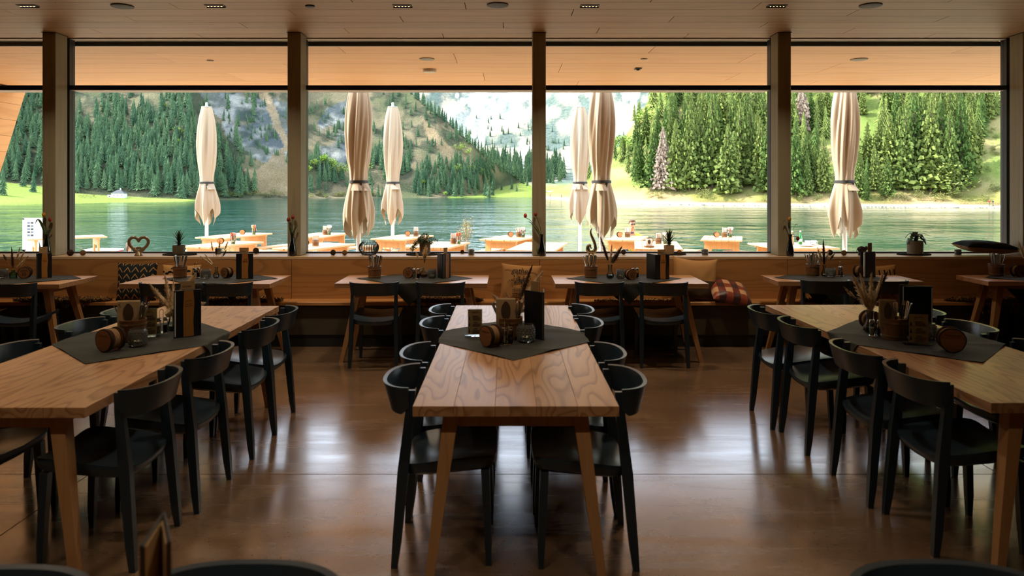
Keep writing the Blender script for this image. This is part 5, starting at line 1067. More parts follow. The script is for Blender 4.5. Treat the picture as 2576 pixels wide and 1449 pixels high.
def seated(lean=.18, arms='table'):
    y = -lean; P = {'pelvis': ((0, 0, .0), (.15, .12)), 'spine': ((0, y*.35, .20), (.145, .11)), 'chest': ((0, y*.8, .40), (.165, .115)), 'neck': ((0, y*1.05, .545), (.058, .055)), 'headb': ((0, y*1.2-.01, .605), (.055, .06)), 'headt': ((0, y*1.3-.015, .82), (.05, .05))}
    for s, q in (('l', 1), ('r', -1)):
        P['shoulder'+s] = ((q*.195, y*.85, .475), (.068, .064)); P['elbow'+s] = ((q*.27, y*.85-.14, .26), (.046, .046)); P['wrist'+s] = ((q*.15, y*.85-.36, .25), (.03, .026)); P['hand'+s] = ((q*.10, y*.85-.43, .245), (.036, .018))
        P['hip'+s] = ((q*.10, -.06, -.01), (.092, .09)); P['knee'+s] = ((q*.14, -.46, .02), (.062, .062)); P['ankle'+s] = ((q*.14, -.44, -.38), (.042, .042)); P['toe'+s] = ((q*.15, -.60, -.42), (.038, .028))
    return P
def standing(step=.12):
    P = {'pelvis': ((0, 0, .92), (.14, .11)), 'spine': ((0, 0, 1.10), (.13, .10)), 'chest': ((0, 0, 1.30), (.16, .11)), 'neck': ((0, -.01, 1.44), (.052, .052)), 'headb': ((0, -.02, 1.50), (.055, .06)), 'headt': ((0, -.02, 1.71), (.05, .05)), 'long': ((0, 0, 1.2), (.1, .1))}
    del P['long']
    for s, q in (('l', 1), ('r', -1)):
        P['shoulder'+s] = ((q*.18, 0, 1.37), (.058, .058)); P['elbow'+s] = ((q*.25, .03*q, 1.10), (.044, .044)); P['wrist'+s] = ((q*.24, -.10-.05*q, .88), (.03, .026)); P['hand'+s] = ((q*.24, -.13-.05*q, .81), (.034, .02))
        P['hip'+s] = ((q*.09, 0, .86), (.088, .088)); P['knee'+s] = ((q*.10, -q*step*.5-.02, .48), (.06, .06)); P['ankle'+s] = ((q*.10, -q*step+.02, .08), (.042, .042)); P['toe'+s] = ((q*.11, -q*step-.13, .03), (.036, .026))
    return P
GLAS = M('sunglass_lens', '#1a2a33', .1, spec=.8); LACE = M('boots_dark', '#26221e', .8)
def man_extra(mb, what):
    if what == 'gear':
        for s in (-1, 1): mb.ball((s*.031, -.093, .012), (.025, .010, .017), 10, 6); mb.tube([(s*.055, -.088, .016), (s*.078, -.02, .016)], .003, 4)
        mb.tube([(-.02, -.098, .018), (.02, -.098, .018)], .003, 4); GEAR.append(mb)
GEAR = []
px_, y_ = 1590, 17.30; hx = (px_-PX)*y_/K
r_, c_, R3_ = person('man in a yellow top with sunglasses and dark backpack straps at a terrace table', (hx-.03, y_+.16, -.015), D(8), .97, seated(.14), (SKIN, SHIRTY, TROU, LACE), HAIRB, man_extra)
GEAR[0].build('sunglasses', GLAS, r_)
mb = MB()
for s in (-1, 1): mb.tube([(s*.12, .04, .50), (s*.125, -.11, .51), (s*.125, -.235, .40), (s*.15, -.19, .22)], .016, 6, flat=.4)
mb.tube([(-.125, -.238, .39), (.125, -.238, .39)], .010, 6); mb.build('backpack_straps', DARKC, r_)
MB().grid(12, 5, lambda u, v: ((.058+.012*v)*math.cos(u*2*PI), -.152+(.058+.014*v)*math.sin(u*2*PI), .565-.03*v+.02*math.sin(u*2*PI)*v), wrap=True).build('dark_collar', BLUEC, r_)
def pony(mb, what):
    if what == 'hair': mb.tube([(0, .10, .03), (0, .135, -.02), (.01, .135, -.12), (.015, .125, -.24), (.01, .12, -.30)], [.02, .032, .035, .028, .008], 8)
person('woman with a brown ponytail and dark jacket seen from behind', ((322-PX)*22.6/K, 22.6, -.98), D(188), 1.0, seated(.06), (SKIN, DARKC, TROU, LACE), HAIRB, pony)
person('fair haired person in grey reclining beside the red bench', ((289-PX)*22.9/K, 22.9, -1.16), D(205), .95, seated(-.05), (SKIN, GREYC, GREYC, LACE), HAIRF)
# ------------------------------------------------------------------ lake and mountains
LZ = -3.4; HL = H-LZ
def vnoise(x, y, seed=0):
    xi = np.floor(x).astype(np.int64); yi = np.floor(y).astype(np.int64); xf, yf = x-xi, y-yi
    def h(a, b):
        v = (a*374761393+b*668265263+seed*1442695041) & 0x7fffffff; v = (v ^ (v >> 13))*1274126177 & 0x7fffffff; return ((v ^ (v >> 16)) & 0xffff)/65535.0
    u, w = xf*xf*(3-2*xf), yf*yf*(3-2*yf)
    return (h(xi, yi)*(1-u)+h(xi+1, yi)*u)*(1-w)+(h(xi, yi+1)*(1-u)+h(xi+1, yi+1)*u)*w
def fbm(x, y, o=4, seed=0):
    s = 0; a = .5
    for k in range(o): s = s+a*(vnoise(x*2**k, y*2**k, seed+k)-.5); a *= .5
    return s
def ip(v, pts): return np.interp(v, [p[0] for p in pts], [p[1] for p in pts])
def inpoly(px, py, poly):
    ins = np.zeros(np.shape(px), bool); n = len(poly)
    for i in range(n):
        x0, y0 = poly[i]; x1, y1 = poly[(i+1) % n]
        c = ((y0 > py) != (y1 > py)); ins ^= c & (px < (x1-x0)*(py-y0)/((y1-y0) if y1 != y0 else 1e-9)+x0)
    return ins
def ter_mat(name, bs=.8, sc=.25):
    m, t, n, l, b = nmat(name); at_ = n.new('ShaderNodeAttribute'); at_.attribute_name = 'Col'
    mp = mapping(n, l, 'Object'); nz = noise(n, l, mp.outputs[0], sc, 6, .7); nz2 = noise(n, l, mp.outputs[0], sc*7, 4, .7)
    r1 = ramp(n, [(.3, (.35,)*3), (.7, (1.45,)*3)]); l.new(nz2.outputs[0], r1.inputs[0]); l.new(mix(n, l, at_.outputs['Color'], r1.outputs[0], .55, 'MULTIPLY'), b.inputs['Base Color'])
    setp(b, rough=.95, spec=.05); ad = n.new('ShaderNodeMath'); ad.operation = 'ADD'; l.new(nz.outputs[0], ad.inputs[0]); l.new(nz2.outputs[0], ad.inputs[1]); bump(n, l, b, ad.outputs[0], bs, 1.2); return m
TERR = {}
def terrain(name, lab, pxs, rows, fz, fc, mat_):
    """rows: for each column an array of distances; heights from fz(px, d); albedo from fc(px, py, d, z)"""
    P = np.repeat(pxs[:, None], rows.shape[1], 1); D_ = rows; Xw = (P-PX)*D_/K; Z = fz(P, D_, Xw); PYv = PY+(H-Z)*K/D_
    C = fc(P, PYv, D_, Z, Xw); nc, nr = P.shape
    me = bpy.data.meshes.new(name); v = np.stack([Xw, D_, Z], -1).reshape(-1, 3)
    i = np.arange(nc*nr).reshape(nc, nr); f = np.stack([i[:-1, :-1], i[1:, :-1], i[1:, 1:], i[:-1, 1:]], -1).reshape(-1, 4)
    me.vertices.add(len(v)); me.vertices.foreach_set('co', v.ravel()); me.loops.add(f.size); me.loops.foreach_set('vertex_index', f.ravel().astype(np.int32))
    me.polygons.add(len(f)); me.polygons.foreach_set('loop_start', np.arange(0, f.size, 4, dtype=np.int32)); me.polygons.foreach_set('loop_total', np.full(len(f), 4, np.int32))
    me.polygons.foreach_set('use_smooth', np.ones(len(f), bool)); me.update(); me.validate()
    ca = me.color_attributes.new('Col', 'FLOAT_COLOR', 'POINT'); ca.data.foreach_set('color', np.concatenate([C.reshape(-1, 3), np.ones((nc*nr, 1))], 1).astype(np.float32).ravel())
    me.materials.append(mat_); o = obj(name, me); struct(o, lab, 'mountain'); TERR[name] = (pxs, D_, Z, np.minimum.accumulate(PYv, axis=1)); return o
def hit(name, px, py):
    pxs, D_, Z, Y = TERR[name]; c = int(np.clip(np.searchsorted(pxs, px), 0, len(pxs)-1)); y = Y[c]; j = int(np.argmax(y <= py))
    if y[j] > py or j == 0: return None
    return Vector(((px-PX)*D_[c, j]/K, D_[c, j], Z[c, j]))
def colmix(a, b, t): return a*(1-t[..., None])+b*t[..., None]
cA = lambda h: np.array(lin(h))
def sstep(x, a, b): t = np.clip((x-a)/(b-a), 0, 1); return t*t*(3-2*t)
# -- left mountain
SH_L = [(-400, 522), (-150, 521), (0, 515.5), (190, 512), (330, 509), (470, 507), (540, 503), (720, 500), (900, 498), (1050, 497.5), (1340, 496), (1420, 496)]
MW_L = [(-400, 70), (0, 66), (100, 60), (190, 38), (300, 26), (420, 13), (500, 6), (600, 3), (760, 4), (1100, 3), (1190, 10), (1260, 55), (1330, 95), (1420, 110)]
RG_L = [(-400, -380), (500, -300), (700, -170), (800, -40), (880, 60), (980, 170), (1040, 238), (1085, 275), (1130, 308), (1180, 356), (1230, 400), (1290, 440), (1340, 470), (1420, 492)]
MS_L = [(-400, .08), (0, .10), (190, .06), (420, .04), (1190, .03), (1270, .075), (1340, .09), (1420, .09)]
px_l = np.concatenate([np.arange(-420, 1420, 4.0), [1420.0]])
ds = HL*K/(ip(px_l, SH_L)-PY); s_ = np.concatenate([[-6, -2, 0, 1, 2.5], np.linspace(4, 130, 150), np.linspace(133, 420, 60)])
rows_l = ds[:, None]+s_[None, :]
def fz_l(P, Dd, X):
    d0 = HL*K/(ip(P, SH_L)-PY); m = ip(P, MW_L); ms = ip(P, MS_L); s = Dd-d0
    z = LZ-.15+np.where(s < 0, s*.4, 0)+np.clip(s, 0, 3)*.16+np.clip(s-3, 0, None)*ms*np.where(s < m, 1, 0)+np.where(s >= m, (m-3)*ms, 0)
    u = np.clip(s-m, 0, None); slope = .80+.10*fbm(X/60, Dd/60, 3, 5); z = z+u*slope*sstep(u, -4, 14)
    gul = fbm(X/26+.25*Dd/26, Dd/90, 4, 11); z = z+sstep(u, 6, 40)*gul*11+sstep(u, 2, 20)*fbm(X/7, Dd/7, 3, 3)*3.2
    E = (PY-ip(P, RG_L))/K; z0 = LZ+m*ms; dr = (H-z0+.8*(d0+m))/(.8-E); zr = H+E*dr; over = z-zr
    return np.where(over > 0, zr-.10*over+fbm(X/9, Dd/9, 3, 8)*2*sstep(over, 0, 10), z)
def fc_l(P, Y, Dd, Z, X):
    n1 = fbm(X/14, Z/9, 5, 21)+.5; n2 = fbm(X/5, Z/4, 4, 31)+.5
    gr = colmix(np.broadcast_to(cA('#887f66'), P.shape+(3,)), cA('#656c50'), sstep(n1, .35, .65))  # slope grass greyed, haze put into its colour
    rock = colmix(np.broadcast_to(cA('#5d676b'), P.shape+(3,)), cA('#a7a9a3'), sstep(n2, .36, .66))
    rk = inpoly(P+60*(n1-.5), Y+40*(n2-.5), [(500, 215), (745, 215), (745, 440), (640, 400), (560, 330)]) | inpoly(P+60*(n1-.5), Y+50*(n2-.5), [(790, 300), (870, 240), (920, 300), (900, 400), (800, 420)]) | inpoly(P+70*(n1-.5), Y, [(520, 60), (900, 60), (860, 230), (500, 230)])
    c = colmix(gr, rock, np.where(rk, sstep(n1, .28, .45), 0))
    scree = inpoly(P+16*(n2-.5), Y+10*(n1-.5), [(610, 425), (650, 425), (712, 370), (742, 440), (742, 495), (650, 488)]) | inpoly(P+20*(n2-.5), Y+14*(n1-.5), [(650, 230), (675, 230), (735, 380), (715, 380)]) | inpoly(P+16*(n2-.5), Y, [(1060, 290), (1100, 330), (1180, 430), (1160, 430), (1080, 350)])
    c = colmix(c, colmix(np.broadcast_to(cA('#b7a486'), P.shape+(3,)), cA('#8d7a5c'), n2), np.where(scree, .9, 0))
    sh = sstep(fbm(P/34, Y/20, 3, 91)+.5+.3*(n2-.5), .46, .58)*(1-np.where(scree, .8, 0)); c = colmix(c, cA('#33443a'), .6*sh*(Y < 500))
    d0 = HL*K/(ip(P, SH_L)-PY); s = Dd-d0; m = ip(P, MW_L)
    mead = colmix(np.broadcast_to(cA('#7f9a45'), P.shape+(3,)), cA('#9aa85a'), n1)
    c = colmix(c, mead, (1-sstep(s-m, -2, 3))*np.where(m > 5, 1, 0)); forest = colmix(np.broadcast_to(cA('#2b3a2e'), P.shape+(3,)), cA('#4a5138'), n2)
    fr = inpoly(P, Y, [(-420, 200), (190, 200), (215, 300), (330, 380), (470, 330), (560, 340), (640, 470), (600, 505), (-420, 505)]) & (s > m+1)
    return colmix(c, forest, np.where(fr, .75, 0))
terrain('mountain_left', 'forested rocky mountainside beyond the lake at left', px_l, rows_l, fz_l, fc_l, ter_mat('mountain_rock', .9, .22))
# -- right hill
SH_R = [(1290, 492), (1380, 498.5), (1480, 505), (1560, 511), (1650, 514), (1800, 516), (1950, 518), (2100, 519.5), (2300, 521), (2500, 523), (2900, 530)]
RG_R = [(1290, 497), (1360, 489), (1400, 478), (1440, 464), (1480, 440), (1520, 408), (1560, 362), (1600, 300), (1650, 225), (1700, 150), (1800, 20), (2000, -150), (2900, -260)]
px_r = np.arange(1290, 2900, 4.0); ds = HL*K/(ip(px_r, SH_R)-PY); s_ = np.concatenate([[-6, -2, 0, 1, 2, 3, 4.5], np.linspace(6, 120, 140), np.linspace(123, 320, 40)]); rows_r = ds[:, None]+s_[None, :]
def fz_r(P, Dd, X):
    d0 = HL*K/(ip(P, SH_R)-PY); s = Dd-d0
    z = LZ-.15+np.where(s < 0, s*.4, 0)+np.clip(s, 0, 2.2)*.18+np.clip(s-2.2, 0, 1.2)*.7+np.clip(s-3.4, 0, 12)*.42+np.clip(s-15.4, 0, None)*.86
    z = z+sstep(s, 3, 20)*fbm(X/18, Dd/22, 4, 41)*6+sstep(s, 2, 8)*fbm(X/4, Dd/4, 3, 43)*1.2
    E = (PY-ip(P, RG_R))/K; dr = (H+4.9+.86*(d0+6))/(.86-E); zr = H+E*dr; over = z-zr
    return np.where(over > 0, zr-.12*over, z)
def fc_r(P, Y, Dd, Z, X):
    n1 = fbm(X/9, Z/6, 5, 51)+.5; n2 = fbm(X/3, Z/2, 4, 53)+.5; d0 = HL*K/(ip(P, SH_R)-PY); s = Dd-d0
    c = colmix(np.broadcast_to(cA('#7d8f4a'), P.shape+(3,)), cA('#a59a68'), sstep(n1, .4, .68)); c = colmix(c, cA('#5c6b38'), .6*sstep(n2, .55, .75))
    low = 1-sstep(s, 5, 14); c = colmix(c, colmix(np.broadcast_to(cA('#b79d72'), P.shape+(3,)), cA('#8a8a4a'), sstep(n1, .4, .6)), low*.9)
    c = colmix(c, cA('#d8c7a6'), (1-sstep(s, 2.4, 3.2))*.9); return colmix(c, cA('#6b5a40'), sstep(s, 2.3, 2.8)*(1-sstep(s, 3.0, 3.6))*sstep(n1, .35, .6)*.7)
terrain('hill_right', 'steep grassy bank with spruces across the lake at right', px_r, rows_r, fz_r, fc_r, ter_mat('hill_grass', .5, .5))
# -- far snowy mountain up the valley
px_f = np.arange(960, 1800, 4.0); s_ = np.concatenate([np.linspace(395, 640, 50), np.linspace(650, 1500, 150)]); rows_f = np.repeat(s_[None, :], len(px_f), 0)
SNOW = [[(1192, 225), (1228, 225), (1226, 250), (1214, 280), (1196, 298), (1188, 312), (1190, 326), (1206, 338), (1222, 350), (1224, 360), (1212, 372), (1208, 366), (1206, 352), (1186, 336), (1170, 316), (1172, 300), (1186, 282), (1188, 250)], [(1104, 288), (1128, 278), (1165, 247), (1188, 244), (1190, 252), (1172, 262), (1140, 290), (1124, 302), (1108, 298)], [(1276, 225), (1340, 225), (1342, 232), (1320, 252), (1296, 248), (1280, 238)], [(1300, 392), (1345, 352), (1345, 362), (1312, 400)], [(1276, 386), (1290, 372), (1288, 382), (1280, 394)], [(1560, 222), (1618, 222), (1600, 262), (1572, 250)], [(1146, 232), (1160, 246), (1150, 246)]]
def fz_f(P, Dd, X):
    z = -1+np.clip(Dd-400, 0, 130)*.05+np.clip(Dd-530, 0, 90)*.22+np.clip(Dd-620, 0, None)*.60
    v = np.abs(P-1205)/220; z = z+sstep(Dd, 560, 900)*np.clip(v, 0, 1.6)**1.3*55; z = z-sstep(Dd, 650, 1000)*np.exp(-((P-1200)/26)**2)*22
    rg = fbm(X/70-Dd/110, Dd/300+X/200, 5, 61); z = z+sstep(Dd, 600, 900)*rg*85+sstep(Dd, 520, 700)*fbm(X/25, Dd/25, 4, 63)*10
    zr = H+(PY-ip(P, [(960, 110), (1120, 165), (1215, 200), (1290, 195), (1340, 160), (1420, 100), (1600, 60), (1800, 0)]))/K*1150+rg*40; return np.minimum(z, zr-.05*np.clip(Dd-1150, 0, None))
def fc_f(P, Y, Dd, Z, X):
    n1 = fbm(X/60-Dd/90, Z/40, 5, 71)+.5; n2 = fbm(X/18, Z/14, 4, 73)+.5
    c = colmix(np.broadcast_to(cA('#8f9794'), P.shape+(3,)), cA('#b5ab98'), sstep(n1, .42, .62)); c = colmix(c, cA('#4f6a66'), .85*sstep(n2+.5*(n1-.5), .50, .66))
    sn = np.zeros(P.shape)
    for q in SNOW: sn = np.maximum(sn, inpoly(P+7*(n2-.5), Y+7*(n1-.5), q).astype(float))
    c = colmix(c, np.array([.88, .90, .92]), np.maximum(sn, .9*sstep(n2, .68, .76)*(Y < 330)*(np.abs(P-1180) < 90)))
    return colmix(c, cA('#8b9a58'), 1-sstep(Dd, 430, 520))
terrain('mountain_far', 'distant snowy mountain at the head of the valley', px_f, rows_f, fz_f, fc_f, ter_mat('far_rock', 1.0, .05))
# -- lake
m_, t_, n_, l_, b_ = nmat('lake_water'); mp_ = mapping(n_, l_, 'Object', (1.25, .8, 1)); w1 = noise(n_, l_, mp_.outputs[0], .62, 4, .55, .5); mpb = mapping(n_, l_, 'Object', (.04, .10, 1)); w2 = noise(n_, l_, mpb.outputs[0], 1.0, 3, .5)
rw = ramp(n_, [(.36, (.12,)*3), (.62, (1,)*3)]); l_.new(w2.outputs[0], rw.inputs[0]); mw = n_.new('ShaderNodeMath'); mw.operation = 'MULTIPLY'; l_.new(w1.outputs[0], mw.inputs[0]); l_.new(rw.outputs[0], mw.inputs[1])
b_.inputs['Base Color'].default_value = (*lin('#0c3d36'), 1); setp(b_, rough=.06, ior=1.33, spec=.5); bump(n_, l_, b_, mw.outputs[0], 1.0, .34)
struct(MB().prism([(-330, 19), (330, 19), (420, 420), (-420, 420)], LZ-.02, LZ).build('lake', m_), 'teal mountain lake with ripples', 'lake')
struct(MB().add([(-40, 19, -.55), (40, 19, -.55), (40, 34, -3.7), (-40, 34, -3.7), (-40, 19, -4), (40, 19, -4)], [(0, 1, 2, 3), (0, 4, 5, 1)]).build('shore_ground', M('bank', '#6d6a4a', .95)), 'bank between terrace and lake', 'ground')
# ------------------------------------------------------------------ trees
def fol(name, a, b_, v=.3):
    m, t, n, l, b = nmat(name); oi = n.new('ShaderNodeObjectInfo'); at_ = n.new('ShaderNodeAttribute'); at_.attribute_name = 'tone'; ad = n.new('ShaderNodeMath'); ad.operation = 'ADD'; l.new(oi.outputs['Random'], ad.inputs[0]); l.new(at_.outputs['Fac'], ad.inputs[1])
    fr = n.new('ShaderNodeMath'); fr.operation = 'PINGPONG'; fr.inputs[1].default_value = 1.0; l.new(ad.outputs[0], fr.inputs[0]); l.new(mix(n, l, a, b_, fr.outputs[0]), b.inputs['Base Color']); setp(b, rough=.8, spec=.15); return m
FA = fol('spruce_shade_haze', '#35543f', '#5d7752'); FB = fol('spruce_right', '#46602c', '#7f8a48'); FD = M('dead_twig', '#a58f7e', .9); TR = M('spruce_trunk', '#6b5a48', .9); FG = fol('fresh_leaf', '#7fa040', '#a3b65c'); FBU = fol('bush_leaf', '#5d7038', '#8d8a52')  # left and far spruces carry slope shade and haze in their leaf colour
def spruce(seed, whorls=30, dead=False, wide=.17):
    R = random.Random(seed); mb = MB()
    for k in range(whorls):
        f = (k+.5)/whorls; z = .07+.90*f; rad = wide*(1-f)**.82*R.uniform(.82, 1.12)+.008; n = 9 if f < .7 else 7
        for q in range(n):
            a = 2*PI*(q+R.random()*.7)/n+k*.9; L = rad*R.uniform(.65, 1.15); c, s = math.cos(a), math.sin(a); dz = -L*R.uniform(.18, .45) if f < .8 else L*.25
            P0 = Vector((0, 0, z)); P1 = Vector((c*L*.6, s*L*.6, z+dz*.75)); P2 = Vector((c*L, s*L, z+dz*.75+.012)); w = Vector((-s, c, 0))*(L*(.05 if dead else .17)); dn = Vector((0, 0, -.012 if dead else -.022))
            mb.add([P0, P1+w, P2, P1-w, P1*.8+P0*.2+dn], [(0, 1, 4), (0, 4, 3), (1, 2, 4), (4, 2, 3)])
            for e in range(2 if not dead else 4):
                t = R.uniform(.3, .95); b = P0*(1-t)+P2*t; u = Vector((c, s, 0))*L*.22+Vector((-s, c, 0))*L*R.choice([-.30, .30]); mb.add([b, b+u*.6+Vector((0, 0, .010)), b+u+Vector((0, 0, -.03*R.random()-.012)), b+u*.3+Vector((0, 0, -.03))], [(0, 1, 2, 3)])
    return mb
def lowspruce(seed, layers=13, wide=.19, sp=8):
    R = random.Random(seed); mb = MB(); lx, ly = R.uniform(-.02, .02), R.uniform(-.02, .02); ph = R.uniform(0, 6)
    for k in range(layers):
        f = k/layers; z = .05+.86*f; r = wide*(1-f)**.8*R.uniform(.85, 1.1)+.012; h = 1.9*.9/layers; vs = [(lx*z, ly*z, min(1.0, z+h))]
        for q in range(sp*2): a = PI*q/sp+k; rr = r*(1 if q % 2 == 0 else .50)*R.uniform(.62, 1.25)*(1+.18*math.sin(a+ph)); vs.append((lx*z+rr*math.cos(a), ly*z+rr*math.sin(a), z-(.042 if q % 2 == 0 else -.01)*R.uniform(.5, 1.5)))
        mb.add(vs, [(0, 1+q, 1+(q+1) % (sp*2)) for q in range(sp*2)])
    return mb
TRB = [spruce(s, 30, False, w).mesh('spruce_foliage', FB) for s, w in ((1, .16), (2, .19), (3, .145), (4, .175))]
DEADM = spruce(7, 26, True, .20).mesh('dead_branches', FD); TRUNK = MB().tube([(0, 0, -.03), (0, 0, .5), (0, 0, .97)], [.014, .009, .002], 7).mesh('trunk', TR)
DTR = MB().tube([(0, 0, -.03), (0, 0, .5), (0, 0, .99)], [.012, .008, .002], 7).mesh('trunk', FD)
def toned(me, s):
    q = np.random.RandomState(s).rand(len(me.vertices)).astype(np.float32); z = np.empty(len(me.vertices)*3, np.float32); me.vertices.foreach_get('co', z)
    a = me.attributes.new('tone', 'FLOAT', 'POINT'); a.data.foreach_set('value', .55*(q-.5)); return me
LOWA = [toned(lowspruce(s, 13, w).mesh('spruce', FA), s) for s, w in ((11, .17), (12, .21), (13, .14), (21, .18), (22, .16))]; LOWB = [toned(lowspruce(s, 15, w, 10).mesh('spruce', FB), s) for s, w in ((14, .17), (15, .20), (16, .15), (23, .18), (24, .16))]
for me in TRB: toned(me, 5)
def crown(seed, mats, n=520, rx=.34, cz=.62, rz=.38):
    R = random.Random(seed); mb = MB(); cl = [(Vector((R.gauss(0, .16), R.gauss(0, .16), cz+R.gauss(0, .15))), R.uniform(.13, .24)) for _ in range(9)]
    for k in range(n):
        c, r = R.choice(cl); d = Vector((R.gauss(0, 1), R.gauss(0, 1), R.gauss(0, 1))).normalized(); leaf_card(mb, c+d*r*R.uniform(.6, 1.05), .075, .032, R, 0, .9)
    return mb.mesh('leafy_crown', mats)
CRG = [crown(s, FG) for s in (1, 2)]; CRB = crown(3, FB); BUSH = [crown(s, FBU, 300, .3, .35, .3) for s in (5, 6)]
CT = MB().tube([(0, 0, -.05), (.01, 0, .3), (0, 0, .62)], [.022, .016, .008], 6).mesh('trunk', TR)
RT = random.Random(77)
def tree_big(p, h, lab, group, kind='spruce'):
    t = thing('dead_spruce' if kind == 'dead' else 'spruce_tree' if kind == 'spruce' else 'deciduous_tree', lab, 'tree', p-Vector((0, 0, .1)), RT.uniform(0, 6.3), group); t.scale = (h*RT.uniform(.9, 1.15),)*2+(h,)
    if kind == 'deciduous': obj('leafy_crown', RT.choice(CRG) if 'fresh' in lab else CRB, t); obj('trunk', CT, t)
    else: obj('branches' if kind == 'dead' else 'foliage', DEADM if kind == 'dead' else RT.choice(TRB), t); obj('trunk', DTR if kind == 'dead' else TRUNK, t)
    return t
# right bank: individually placed trees (px, py of the foot, height in px)
N_IND = 0
SPEC = [(2017, 338, 135, 'pale bare dead spruce at the left of the right window', 'dead'), (2400, 497, 92, 'round topped broadleaf tree at the water by the hikers', 'deciduous'), (1668, 482, 165, 'reddish half dead spruce above the sandy bank', 'dead'), (1935, 490, 200, 'tall light spruce at the right end of the middle window', 'spruce'), (2072, 488, 150, 'bright spruce just left of the right umbrella', 'spruce'),
        (2278, 482, 230, 'tall spruce in the middle of the right window', 'spruce'), (1630, 330, 66, 'pale fresh green broadleaf tree on the ridge by the snow slope', 'deciduous'), (1566, 395, 62, 'fresh green broadleaf tree beside the large umbrella', 'deciduous')]
for px, py, hp, lab, kind in SPEC:
    p = hit('hill_right', px, py)
    if p is not None: tree_big(p, hp*p.y/K, lab, None, kind); N_IND += 1
BIG = [(1700, 486, 190), (1735, 482, 230), (1762, 478, 205), (1792, 474, 250), (1832, 492, 185), (1862, 474, 230), (1888, 466, 205), (1912, 474, 180), (1905, 448, 170), (1645, 478, 150), (1610, 455, 110), (1685, 440, 170), (1722, 432, 185), (1758, 420, 190), (1800, 412, 180), (1842, 405, 170), (1880, 395, 165), (1920, 385, 160), (1655, 405, 130), (1690, 380, 140), (1730, 365, 140), (1770, 350, 140), (1815, 340, 140), (1860, 335, 140), (1905, 325, 130), (1600, 400, 100), (1625, 370, 105),
       (1993, 485, 150), (2002, 500, 200), (2032, 478, 150), (2030, 500, 120), (2050, 470, 110), (2182, 442, 135), (2212, 432, 135), (2238, 470, 190), (2232, 500, 110), (2262, 455, 190), (2300, 474, 240), (2325, 470, 230), (2342, 486, 250), (2368, 480, 235), (2390, 490, 215), (2418, 474, 240), (2440, 446, 190), (2352, 420, 200), (2300, 400, 190), (2255, 390, 170), (2390, 400, 190), (2420, 400, 170), (2200, 480, 120), (2260, 330, 130), (2300, 320, 130), (2340, 330, 150), (2390, 330, 140), (2440, 330, 140), (2480, 310, 120), (2500, 290, 110), (2230, 300, 110), (2040, 330, 110), (2065, 320, 110), (1995, 350, 120), (2080, 300, 90), (2170, 290, 70), (2148, 470, 190), (2160, 500, 130), (2462, 392, 90), (2180, 505, 60)]
for px, py, hp in BIG:
    p = hit('hill_right', px, py)
    if p is not None: tree_big(p, hp*p.y/K, 'tall olive green spruce on the steep bank across the lake', 'spruces on the right bank'); N_IND += 1
LOWT = []
def scatter(ter, n, prob, hfun, kind, individuals, lab, group, box, seed):
    global N_IND
    R = random.Random(seed); made = 0; tries = 0
    while made < n and tries < n*30:
        tries += 1; px = R.uniform(box[0], box[2]); py = R.uniform(box[1], box[3])
        if R.random() > prob(px, py): continue
        p = hit(ter, px, py)
        if p is None: continue
        hp = hfun(px, py)*R.uniform(.75, 1.2); h = hp*p.y/K; made += 1; LOWT.append((hp, p, h, kind, R.randrange(5), R.uniform(0, 6.3), lab, group, R.random()))
f_l = [(-120, 200), (100, 205), (190, 300), (230, 330), (262, 235), (300, 232), (322, 330), (345, 260), (395, 300), (420, 235), (480, 240), (500, 330), (540, 320), (565, 380), (600, 440), (640, 492)]
def pr_left(px, py):
    if px > 650 or py > ip(px, [(-120, 470), (0, 452), (100, 462), (190, 494), (240, 476), (330, 494), (480, 501), (620, 499), (650, 499)]): return 0
    if px < 200 and py < 236: return .6
    return 1.0 if py > ip(px, f_l) else (.10 if py > 225 else .05)
scatter('mountain_left', 980, pr_left, lambda x, y: ip(y, [(230, 42), (400, 50), (500, 58)]), 'A', True, 'dark blue green spruce in the dense forest on the left mountainside', 'forest on the left mountainside', (-120, 225, 650, 501), 5)
def pr_mid(px, py):
    if py > 497: return 0
    if px > 1040 and py > ip(px, [(1040, 420), (1240, 425), (1345, 470)]): return 0 if (px > 1245 and py > 440) else 1
    return ip(py, [(230, .22), (330, .30), (420, .5), (497, .35)])*2.2*float(sstep(np.float64(fbm(np.float64(px/34), np.float64(py/20), 3, 91)+.5), .50, .62))
scatter('mountain_left', 420, pr_mid, lambda x, y: 24 if y < 400 else 40, 'A', False, 'spruce scattered on the rocky slope left of the valley', 'spruces on the middle slope', (750, 225, 1340, 498), 6)
for k in range(46):
    px = 1036+k*6.4+RT.uniform(-3, 3); py = ip(px, RG_L)+6; p = hit('mountain_left', px, py)
    if p is not None: hp = RT.uniform(26, 42); LOWT.append((hp, p, hp*p.y/K, 'A', k % 3, k, 'dark spruce on the ridge line falling into the valley', 'spruces on the valley ridge', RT.random()))
scatter('mountain_left', 110, lambda px, py: 1.5*float(sstep(np.float64(fbm(np.float64(px/30), np.float64(py/22), 3, 92)+.5), .52, .62)), lambda x, y: 20, 'A', False, 'small spruce clinging to the grey cliff', 'spruces on the cliff', (560, 232, 742, 480), 7)
scatter('mountain_far', 260, lambda px, py: 1 if py > ip(px, [(1190, 440), (1240, 405), (1345, 415), (1420, 420)]) else .12, lambda x, y: 44 if y > 400 else 16, 'A', False, 'dark spruce of the forest at the head of the valley', 'forest at the head of the valley', (1150, 300, 1420, 462), 8)
